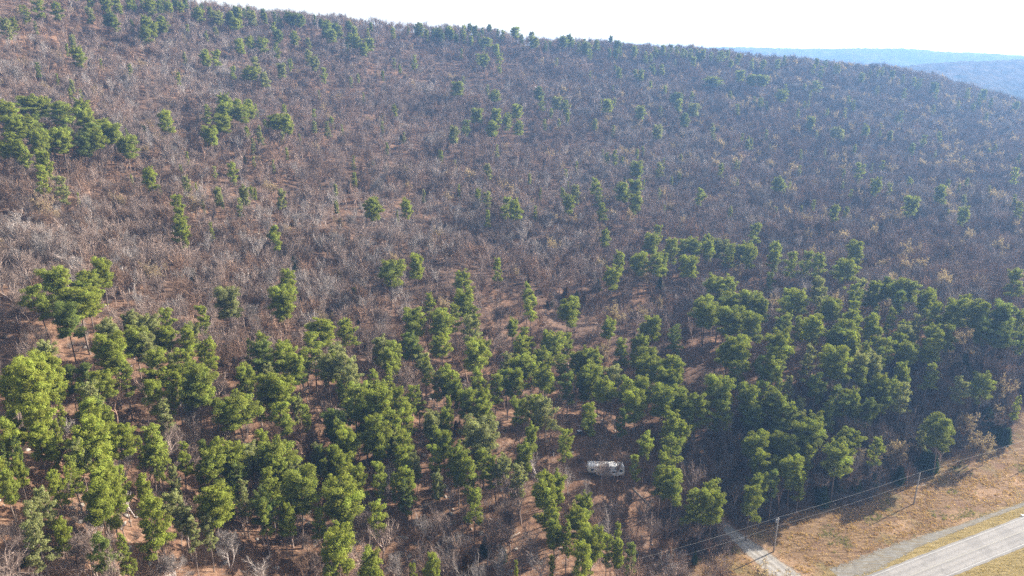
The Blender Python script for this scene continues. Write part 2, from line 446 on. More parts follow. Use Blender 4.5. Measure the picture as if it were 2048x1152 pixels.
# ------------------------------------------------------------------ far hills
def hill_mat():
    m, nt, out = material('wooded_hill')
    P = N(nt, 'ShaderNodeNewGeometry').outputs['Position']
    n = noise(nt, 0.05, 5, 0.75, P); n2 = noise(nt, 0.004, 4, 0.6, P)
    c = ramp(nt, n, [(0.32, (0.03, 0.035, 0.025)), (0.5, (0.09, 0.075, 0.065)), (0.68, (0.15, 0.12, 0.10))])
    c = mixc(nt, ramp(nt, n2, [(0.5, (0, 0, 0)), (0.7, (0.6, 0.6, 0.6))]), c, (0.04, 0.06, 0.03))
    bsdf(nt, out, c, 1.0, 0.0, n, 6.0); return m
M_HILL = hill_mat()
def hill(name, crest, r_c, half, r0, r1, step_az, step_r, seed):
    az = np.radians(np.arange(crest[0][0], crest[-1][0]+.001, step_az))
    hc = np.interp(np.degrees(az), [c[0] for c in crest], [c[1] for c in crest])
    r = np.arange(r0, r1, step_r)
    A, R = np.meshgrid(az, r)
    rc = r_c + 60*np.sin(A*14+seed) + 30*np.sin(A*37+seed)
    t = (R - rc)/half
    Z = -30 + (hc[None, :]+30)*np.exp(-np.abs(t)**1.7)
    X, Y = R*np.sin(A), R*np.cos(A)
    Z += (fbm(X/160+seed, Y/160, 4)-0.5)*34*np.exp(-t*t)*smooth(0.02, 0.3, np.abs(t))
    Z += (fbm(X/14+seed, Y/14, 2)-0.5)*11
    n1, n2 = len(az), len(r); q = np.arange(n1*n2).reshape(n2, n1)
    Q = np.stack([q[:-1, :-1], q[:-1, 1:], q[1:, 1:], q[1:, :-1]], -1).reshape(-1, 4)
    return tag(link(name, new_mesh(name, np.stack([X.ravel(), Y.ravel(), Z.ravel()], -1), Q, M_HILL, True)), kind='structure')
def crest_from(px, d):
    o = []
    for u, v in px:
        p = at_dist(u, v, d); o.append((degrees(atan2(p[0], p[1])), p[2]))
    return o
hill('hills', [(0, 120)] + crest_from([(1300,101),(1400,97),(1450,96),(1560,97),(1650,98),(1750,97),(1820,98),(1900,104),(1980,108),(2048,113)], 3300) + [(48, 110)], 3300, 900, 2300, 3900, 0.13, 24, 1)
hill('hills', [(20, -10)] + crest_from([(1700,165),(1780,137),(1840,129),(1920,125),(2000,122),(2048,121)], 2100) + [(50, 135)], 2100, 620, 1350, 2700, 0.16, 18, 4)

# ------------------------------------------------------------------ road, gravel ways
def asphalt_mat():
    m, nt, out = material('worn_asphalt')
    P = N(nt, 'ShaderNodeNewGeometry').outputs['Position']
    acx = N(nt, 'ShaderNodeAttribute', attribute_name='across').outputs['Fac']
    f = noise(nt, 1.2, 6, 0.7, P); f2 = noise(nt, 12, 3, 0.7, P)
    c = ramp(nt, f, [(0.3, (0.22, 0.205, 0.19)), (0.7, (0.30, 0.28, 0.26))])
    wn_ = math_(nt, 'ADD', acx, math_(nt, 'MULTIPLY', f, 0.05))
    tr = ramp(nt, wn_, [(0.10, (0.84,)*3), (0.20, (1.12,)*3), (0.30, (0.9,)*3), (0.40, (1.1,)*3), (0.5, (0.82,)*3), (0.60, (1.1,)*3), (0.72, (0.9,)*3), (0.83, (1.12,)*3), (0.95, (0.86,)*3)])
    c = mixc(nt, 1.0, c, tr, 'MULTIPLY')
    c = mixc(nt, f2, mixc(nt, 1.0, c, (0.86, 0.86, 0.86), 'MULTIPLY'), c)
    vo = N(nt, 'ShaderNodeTexVoronoi', feature='DISTANCE_TO_EDGE'); vo.inputs['Scale'].default_value = 0.16; nt.links.new(P, vo.inputs['Vector'])
    crack = ramp(nt, math_(nt, 'ADD', vo.outputs['Distance'], math_(nt, 'MULTIPLY', f, 0.03)), [(0.018, (0.55,)*3), (0.03, (1,)*3)])
    c = mixc(nt, 0.28, c, mixc(nt, 1.0, c, crack, 'MULTIPLY'))
    pt = ramp(nt, noise(nt, 0.11, 2, 0.4, P), [(0.55, (1,)*3), (0.57, (0.87,)*3)])
    c = mixc(nt, 1.0, c, pt, 'MULTIPLY')
    bsdf(nt, out, c, 0.85, 0.2); return m
def strip_mesh(name, a0, a1, c0, c1, dz, mat, na=None, wob=0.0, seed=0, nc=2):
    """a long sheet beside the pole line, from a0 to a1 metres along it and c0 to c1 across it"""
    na = na or max(2, int((a1-a0)/3))
    A = np.linspace(a0, a1, na); rows = []
    for k in range(nc):
        t = k/(nc-1)
        c = c0 + (c1-c0)*t + (wob*(fbm(A/1.5+seed+k*9, A*0+seed, 3)-0.5) if k in (0, nc-1) else 0) + 0*A
        p = E0 + A[:, None]*ED + c[:, None]*EN
        rows.append(np.stack([p[:, 0], p[:, 1], np.full(na, dz)], -1))
    V = np.concatenate(rows); q = np.arange(nc*na).reshape(nc, na)
    Q = np.stack([q[:-1, :-1], q[1:, :-1], q[1:, 1:], q[:-1, 1:]], -1).reshape(-1, 4)
    t = np.repeat(np.linspace(0, 1, nc), na)
    me = new_mesh(name, V, Q, mat, False, [('across', 'POINT', t)])
    if me.polygons[0].normal.z < 0: me.flip_normals()
    return link(name, me)
_al0, _al1 = -120, 420
def road_h(a):
    p = E0 + np.array([a])[:, None]*ED - 19.9*EN
    return p
M_ASPH = asphalt_mat()
tag(strip_mesh('road', -40, 150, -24.1, -15.7, 0.03, M_ASPH, 260, 0.35, 3, 18), kind='structure')
M_WHITE = plain('worn_white_paint', (0.36, 0.35, 0.33), 0.8, 0.2, 0.4, 1.5)
tag(strip_mesh('road_marking', -40, 150, -16.42, -16.25, 0.036, M_WHITE, 200, 0.03, 5), kind='structure')
tag(strip_mesh('road_marking', -40, 150, -23.5, -23.33, 0.036, M_WHITE, 200, 0.03, 6), kind='structure')
M_YEL = plain('worn_yellow_paint', (0.31, 0.29, 0.25), 0.8, 0.2, 0.25, 2)
for c in (-19.75, -19.95):
    tag(strip_mesh('road_marking', -40, 150, c-0.055, c+0.055, 0.036, M_YEL, 200, 0.03, 7), kind='structure')

def gravel_mat(name, lo, hi, rut):
    m, nt, out = material(name)
    P = N(nt, 'ShaderNodeNewGeometry').outputs['Position']
    acx = N(nt, 'ShaderNodeAttribute', attribute_name='across').outputs['Fac']
    f = noise(nt, 0.7, 6, 0.7, P); f2 = noise(nt, 9, 4, 0.8, P)
    c = ramp(nt, f, [(0.3, lo), (0.7, hi)])
    w = math_(nt, 'ADD', acx, math_(nt, 'MULTIPLY', math_(nt, 'SUBTRACT', f, 0.5), 0.18))
    tr = ramp(nt, w, [(0.0, (0.62, 0.52, 0.42)), (0.14, (1, .96, .9)), (0.27, (0.8,)*3), (0.38, (1.15,)*3), (0.5, (0.74, 0.7, 0.64)), (0.62, (1.12,)*3), (0.74, (0.8,)*3), (0.88, (1.0, .95, .88)), (1.0, (0.6, 0.5, 0.4))])
    if rut: c = mixc(nt, 1.0, c, tr, 'MULTIPLY')
    mp = N(nt, 'ShaderNodeMapping'); nt.links.new(P, mp.inputs[0])
    mp.inputs['Rotation'].default_value = (0, 0, -atan2(ED[1], ED[0])); mp.inputs['Scale'].default_value = (0.2, 1.5, 1)
    if not rut: c = mixc(nt, ramp(nt, noise(nt, 1.1, 5, 0.7, mp.outputs[0]), [(0.46, (0,)*3), (0.62, (0.8,)*3)]), c, (0.20, 0.155, 0.085))
    c = mixc(nt, f2, mixc(nt, 1.0, c, (0.7,)*3, 'MULTIPLY'), c)
    b = bsdf(nt, out, c, 0.95, 0.1, f2, 0.04)
    ed = math_(nt, 'MULTIPLY', math_(nt, 'ABSOLUTE', math_(nt, 'SUBTRACT', acx, 0.5)), 2.0)      # gravel thins out into the grass at the sides
    gone = math_(nt, 'ADD', ed, math_(nt, 'MULTIPLY', math_(nt, 'SUBTRACT', noise(nt, 1.6, 6, 0.75, P), 0.5), 3.0 if not rut else 1.3))
    tr = N(nt, 'ShaderNodeBsdfTransparent'); mx = N(nt, 'ShaderNodeMixShader')
    nt.links.new(ramp(nt, gone, [(0.80, (0,)*3), (0.98, (1,)*3)]), mx.inputs[0]); nt.links.new(b.outputs[0], mx.inputs[1]); nt.links.new(tr.outputs[0], mx.inputs[2])
    nt.links.new(mx.outputs[0], out.inputs[0]); return m
def way_mesh(name, W, dz, mat, wob, seed):
    P = np.array(W); k = np.arange(len(P)); kk = np.linspace(0, len(P)-1, 160)
    X = np.interp(kk, k, P[:, 0]); Y = np.interp(kk, k, P[:, 1]); H = np.interp(kk, k, P[:, 2])
    for _ in range(30):
        for a in (X, Y, H): a[1:-1] = (a[:-2]+2*a[1:-1]+a[2:])/4
    T = np.stack([np.gradient(X), np.gradient(Y)], -1); T /= np.linalg.norm(T, axis=1)[:, None]
    rows = []
    nc = 9
    for j in range(nc):
        t = j/(nc-1)*2-1
        h = H*(1+wob*(fbm(kk*5+seed+j*3, kk*0+seed, 4)-0.5)*2*(abs(t) > 0.9))
        x = X - T[:, 1]*h*t; y = Y + T[:, 0]*h*t
        rows.append(np.stack([x, y, gz(x, y)+dz], -1))
    V = np.concatenate(rows); q = np.arange(nc*160).reshape(nc, 160)
    Q = np.stack([q[:-1, :-1], q[:-1, 1:], q[1:, 1:], q[1:, :-1]], -1).reshape(-1, 4)
    me = new_mesh(name, V, Q, mat, True, [('across', 'POINT', np.repeat(np.linspace(0, 1, nc), 160))])
    if me.polygons[0].normal.z < 0: me.flip_normals()
    return tag(link(name, me), kind='structure')
way_mesh('gravel_track', TRACK, 0.012, gravel_mat('track_gravel', (0.27, 0.25, 0.23), (0.44, 0.41, 0.37), True), 0.25, 1)
way_mesh('gravel_path', STRIP, 0.012, gravel_mat('old_gravel', (0.15, 0.135, 0.115), (0.30, 0.285, 0.25), False), 0.38, 8)

# ------------------------------------------------------------------ trees: shapes made once, then copied
rnd = random.Random(7)
def unit(v):
    v = np.asarray(v, float); return v/(np.linalg.norm(v)+1e-9)
def puff(rs, c, R, flat, n, size, out, V, tone, tn):
    """a clump of needle tufts round c: small leaves spread through a flattened ball, turned mostly outward and up"""
    d = rs.normal(size=(n, 3)); d /= np.linalg.norm(d, axis=1)[:, None]
    rad = R*rs.uniform(0.2, 1.0, n)**0.6*(0.8+0.35*rs.rand(n))*np.where(rs.rand(n) < 0.16, 1.35, 1.0)
    p = c + d*rad[:, None]*np.array([1, 1, flat])
    nrm = d*np.array([1, 1, 1.3]) + np.array([0, 0, 0.55]) + rs.normal(size=(n, 3))*0.45
    nrm /= np.linalg.norm(nrm, axis=1)[:, None]
    a = np.cross(nrm, rs.normal(size=(n, 3))); a /= np.linalg.norm(a, axis=1)[:, None]
    b = np.cross(nrm, a)
    s = size*(0.6+0.8*rs.rand(n))[:, None]
    V.append(np.stack([p - a*s*0.55 - b*s*0.28, p + a*s*0.45 - b*s*0.36, p + a*s*0.6 + b*s*0.3, p - a*s*0.4 + b*s*0.38], 1).reshape(-1, 3))
    tone.append(np.repeat(np.clip(tn + rs.normal(size=n)*0.10, 0, 1), 4))
def make_pine(seed, H, width, base, shape):
    """trunk-and-limbs mesh and needle mesh of a shortleaf pine H metres tall"""
    rs = np.random.RandomState(seed)
    tr = MB(); V = []; tone = []
    lean = rs.normal(size=2)*0.025*H
    zz = np.linspace(0, 0.97, 8)
    bend = np.stack([lean[0]*zz**1.5 + 0.10*np.sin(zz*7+seed), lean[1]*zz**1.5 + 0.10*np.cos(zz*6+seed), zz*H], -1)
    tr.tube(bend, 0.0125*H*(1-0.85*zz)+0.015, 6)
    axis_at = lambda z: np.array([np.interp(z/H, zz, bend[:, 0]), np.interp(z/H, zz, bend[:, 1]), z])
    nb = {'round': 36, 'broad': 34, 'slim': 36, 'tiered': 28}[shape]
    ang = rs.rand()*6.28; side = rs.rand()*6.28
    for i in range(nb):
        t = (i+0.5)/nb
        z = H*(base + (0.965-base)*t) + rs.normal()*0.014*H
        if shape == 'round': env = sqrt(max(0.03, 1-((t-0.32)/0.74)**2))
        elif shape == 'broad': env = sqrt(max(0.05, 1-((t-0.45)/0.70)**2))
        elif shape == 'slim': env = (1-t)**0.7*0.85+0.18
        else: env = (0.3+0.7*abs(sin(t*8.0+seed)))*sqrt(max(0.05, 1-max(0, t-0.4)**2/0.42))
        ang += 2.4+rs.normal()*0.5
        L = width/2*env*rs.uniform(0.5, 1.12)*(1+0.16*cos(ang-side))
        if t < 0.35 and rs.rand() < 0.22:              # a dead lower limb
            d = np.array([cos(ang), sin(ang), 0]); p0 = axis_at(z); tr.tube([p0, p0+d*L*0.5, p0+d*L*0.8+[0, 0, -0.2]], [0.035, 0.02, 0.01], 3); continue
        rise = (0.0+0.6*t)*L + rs.normal()*0.15
        p0 = axis_at(z); d = np.array([cos(ang), sin(ang), 0]); e = np.array([-d[1], d[0], 0])
        p1 = p0 + d*L*0.55 + [0, 0, rise*0.35]; p2 = p0 + d*L*0.92 + [0, 0, rise]
        br = 0.03+0.02*L/3
        tr.tube([p0, p1, p2], [br, br*0.7, 0.012], 3)
        tn = np.clip(0.5 + rs.normal()*0.15, 0, 1)
        k = max(2, int(2.9*L))
        for j in range(k):
            f = 1-0.72*j/k
            c = p0 + d*L*f*0.95 + e*rs.normal()*0.22*L*(1.2-0.4*f) + [0, 0, rise*f*f + rs.normal()*0.22 + 0.12]
            R = (0.078*width + 0.075*L)*rs.uniform(0.7, 1.25)
            puff(rs, c, R, 0.60, int(125*R*R)+34, 0.185, d, V, tone, tn+rs.normal()*0.10)
    top = axis_at(H*0.965)
    for j in range(4 if shape != 'slim' else 2):
        puff(rs, top + rs.normal(size=3)*[0.13*width, 0.13*width, 0.25] + [0, 0, -0.25*j], 0.12*width, 0.7, 110, 0.19, 0, V, tone, 0.6)
    V = np.concatenate(V); n = len(V)//4
    return tr.mesh('pine_trunk', M_BARK, True), new_mesh('pine_needles', V, np.arange(n*4).reshape(n, 4), M_NEEDLE, False, [('tone', 'POINT', np.concatenate(tone))])
PINE_SHAPES = [('round', 0.52, 6.4), ('round', 0.47, 6.0), ('round', 0.57, 6.8), ('broad', 0.58, 7.4), ('broad', 0.52, 7.8), ('slim', 0.36, 5.2), ('slim', 0.42, 5.4), ('tiered', 0.46, 6.4), ('tiered', 0.40, 6.0), ('tiered', 0.50, 7.0), ('round', 0.43, 6.2), ('slim', 0.46, 5.6), ('broad', 0.48, 7.2), ('tiered', 0.52, 6.6)]
PINES = [make_pine(100+i, 16.0, w, b, s) + (s, w) for i, (s, b, w) in enumerate(PINE_SHAPES)]

def make_bare(seed, H, style, leafy=0.0):
    """trunk-and-limbs mesh and twig mesh of a leafless oak"""
    rs = np.random.RandomState(seed)
    tr = MB(); TV = []; LV = []; ltone = []
    def ribbon(p, q, w):
        d = unit(q-p); a = np.cross(d, rs.normal(size=3)); a = unit(a)*w
        TV.append(np.array([p-a, p+a, q+a*0.35, q-a*0.35]))
    def grow(p, d, L, r, lev):
        n = 4 if lev < 2 else 3
        P = [p]; dd = d.copy()
        for i in range(n):
            dd = unit(dd + rs.normal(size=3)*(0.10 if lev == 0 else 0.22) + np.array([0, 0, 0.10 if lev else 0.02]))
            P.append(P[-1] + dd*L/n)
        P = np.array(P); rr = np.linspace(r, r*(0.62 if lev == 0 else 0.4), n+1)
        tr.tube(P, rr, (6, 4, 3, 3)[lev])
        kids = {0: {'spreading': 7, 'upright': 7, 'forked': 4, 'crooked': 6}[style], 1: 5, 2: 5}.get(lev, 0)
        if lev == 3:
            for j in range(6):
                f = rs.uniform(0.1, 1.0); i = min(int(f*n), n-1); q = P[i]+(P[i+1]-P[i])*(f*n-i)
                e = unit(dd*0.6 + rs.normal(size=3)*0.7 + [0, 0, 0.25])
                l = rs.uniform(0.5, 1.15)
                ribbon(q, q+e*l, 0.020)
                q2 = q+e*l*0.45; e2 = unit(e*0.6+rs.normal(size=3)*0.7)
                ribbon(q2, q2+e2*l*0.7, 0.016)
                if rs.rand() < leafy:
                    puff(rs, q+e*l*0.7, 0.45, 0.8, 7, 0.24, 0, LV, ltone, 0.5)
            return
        for j in range(kids):
            f = 1.0 if j == 0 else (rs.uniform(0.52, 0.98) if lev == 0 else rs.uniform(0.25, 0.95))
            i = min(int(f*n), n-1); q = P[i]+(P[i+1]-P[i])*(f*n-i)
            spread = {'spreading': 1.0, 'upright': 0.4, 'forked': 0.7, 'crooked': 1.1}[style] if lev == 0 else 0.75
            side = rs.normal(size=3); side -= dd*side.dot(dd); side = unit(side)
            e = unit(dd + side*spread*(0.35 if j == 0 else 1.0)*rs.uniform(0.7, 1.2) + np.array([0, 0, 0.15]))
            grow(q, e, L*(0.95 if lev == 0 else 0.60)*rs.uniform(0.7, 1.1), r*(0.56 if j else 0.66)*rs.uniform(0.8, 1), lev+1)
    if style == 'forked':
        for k in range(3):
            a = k*2.1+rs.rand()
            grow(np.array([0.15*cos(a), 0.15*sin(a), -0.2]), unit(np.array([0.35*cos(a), 0.35*sin(a), 1])), H*0.34, 0.011*H, 0)
    else:
        grow(np.array([0, 0, -0.2]), unit(np.array([rs.normal()*(0.22 if style == 'crooked' else 0.05), rs.normal()*0.08, 1])), H*(0.44 if style != 'upright' else 0.54), 0.0195*H, 0)
    T = np.concatenate(TV); n = len(T)//4
    Q = np.arange(n*4).reshape(n, 4)
    zmax = T[:, 2].max()
    t = tr.mesh('oak_trunk', M_WOOD, True); c = new_mesh('oak_twigs', T, Q, M_TWIG)
    for me in (t, c):
        co = np.empty(len(me.vertices)*3, np.float32); me.vertices.foreach_get('co', co); me.vertices.foreach_set('co', co*(H/zmax)); me.update()
    lm = None
    if leafy > 0:
        L = np.concatenate(LV)*(H/zmax); n = len(L)//4
        lm = new_mesh('dry_leaves', L, np.arange(n*4).reshape(n, 4), M_LEAF, False, [('tone', 'POINT', np.concatenate(ltone))])
    return t, c, lm
BARE_KINDS = [('spreading', 0), ('spreading', 0), ('upright', 0), ('upright', 0), ('forked', 0), ('crooked', 0), ('spreading', 0), ('upright', 0), ('spreading', 0.55), ('upright', 0.6)]
BARES = [make_bare(300+i, 12.0, s, l) + (s, l) for i, (s, l) in enumerate(BARE_KINDS)]

def make_cedar(seed, H=5.0, width=2.6):
    rs = np.random.RandomState(seed); tr = MB(); V = []; tone = []
    tr.tube([[0, 0, -0.1], [0.03, 0, H*0.5], [0, 0, H*0.93]], [0.1, 0.06, 0.015], 5)
    n = 30; ang = 0
    for i in range(n):
        t = (i+0.5)/n; z = H*(0.07+0.9*t); ang += 2.4
        R = width/2*((1-t)**0.75*0.95+0.1)*rs.uniform(0.75, 1.1)*min(1, 0.55+t*4)
        c = np.array([cos(ang)*R*0.55, sin(ang)*R*0.55, z])
        tr.tube([[0, 0, z-0.2], c], [0.025, 0.01], 3)
        puff(rs, c, max(0.28, R*0.62), 0.85, 46, 0.24, 0, V, tone, np.clip(0.5+rs.normal()*0.2, 0, 1))
    V = np.concatenate(V); n = len(V)//4
    return tr.mesh('cedar_trunk', M_BARK, True), new_mesh('cedar_foliage', V, np.arange(n*4).reshape(n, 4), M_NEEDLE, False, [('tone', 'POINT', np.concatenate(tone))])
CEDARS = [make_cedar(500), make_cedar(501, 5, 3.4), make_cedar(502, 5, 2.0)]
def make_brush(seed, H=2.6):
    """a leafless shrub: many thin stems from the ground"""
    rs = np.random.RandomState(seed); TV = []
    for k in range(70):
        a = rs.rand()*6.28; b = rs.uniform(0.1, 0.95)
        p = np.array([rs.normal()*0.25, rs.normal()*0.25, 0]); d = unit([cos(a)*b, sin(a)*b, 1.0])
        L = H*rs.uniform(0.5, 1.05); q = p+d*L*0.55; e = unit(d+rs.normal(size=3)*0.35); r = q+e*L*0.5
        for u, v, w in ((p, q, 0.022), (q, r, 0.014), (q, q+unit(d+rs.normal(size=3)*0.8)*L*0.35, 0.012), (p+d*L*0.3, p+d*L*0.3+unit(d+rs.normal(size=3)*0.8)*L*0.4, 0.012)):
            s = unit(np.cross(v-u, rs.normal(size=3)))*w
            TV.append(np.array([u-s, u+s, v+s*0.4, v-s*0.4]))
    T = np.concatenate(TV); n = len(T)//4
    return new_mesh('brush', T, np.arange(n*4).reshape(n, 4), M_TWIG)
BRUSH = [make_brush(600+i) for i in range(4)]

def make_snag(seed, H=9.0):
    """a dead standing trunk with a few broken limbs"""
    rs = np.random.RandomState(seed); tr = MB(); lim = MB()
    z = np.linspace(0, 1, 7); P = np.stack([0.25*np.sin(z*4+seed), 0.2*np.cos(z*5+seed), z*H], -1)
    tr.tube(P, 0.2*(1-0.6*z), 7, True)
    for k in range(9):
        t = rs.uniform(0.4, 0.97); a = rs.rand()*6.28; p = np.array([np.interp(t, z, P[:, 0]), np.interp(t, z, P[:, 1]), t*H]); L = rs.uniform(0.7, 2.4)*(1.2-t*0.6)
        d = np.array([cos(a), sin(a), rs.uniform(0, 0.7)]); lim.tube([p, p+d*L*0.5, p+d*L+[0, 0, rs.normal()*0.3]], [0.07, 0.045, 0.015], 4)
    return tr.mesh('snag_trunk', M_WOOD, True), lim.mesh('snag_limbs', M_WOOD, True)
SNAGS = [make_snag(700+i) for i in range(3)]

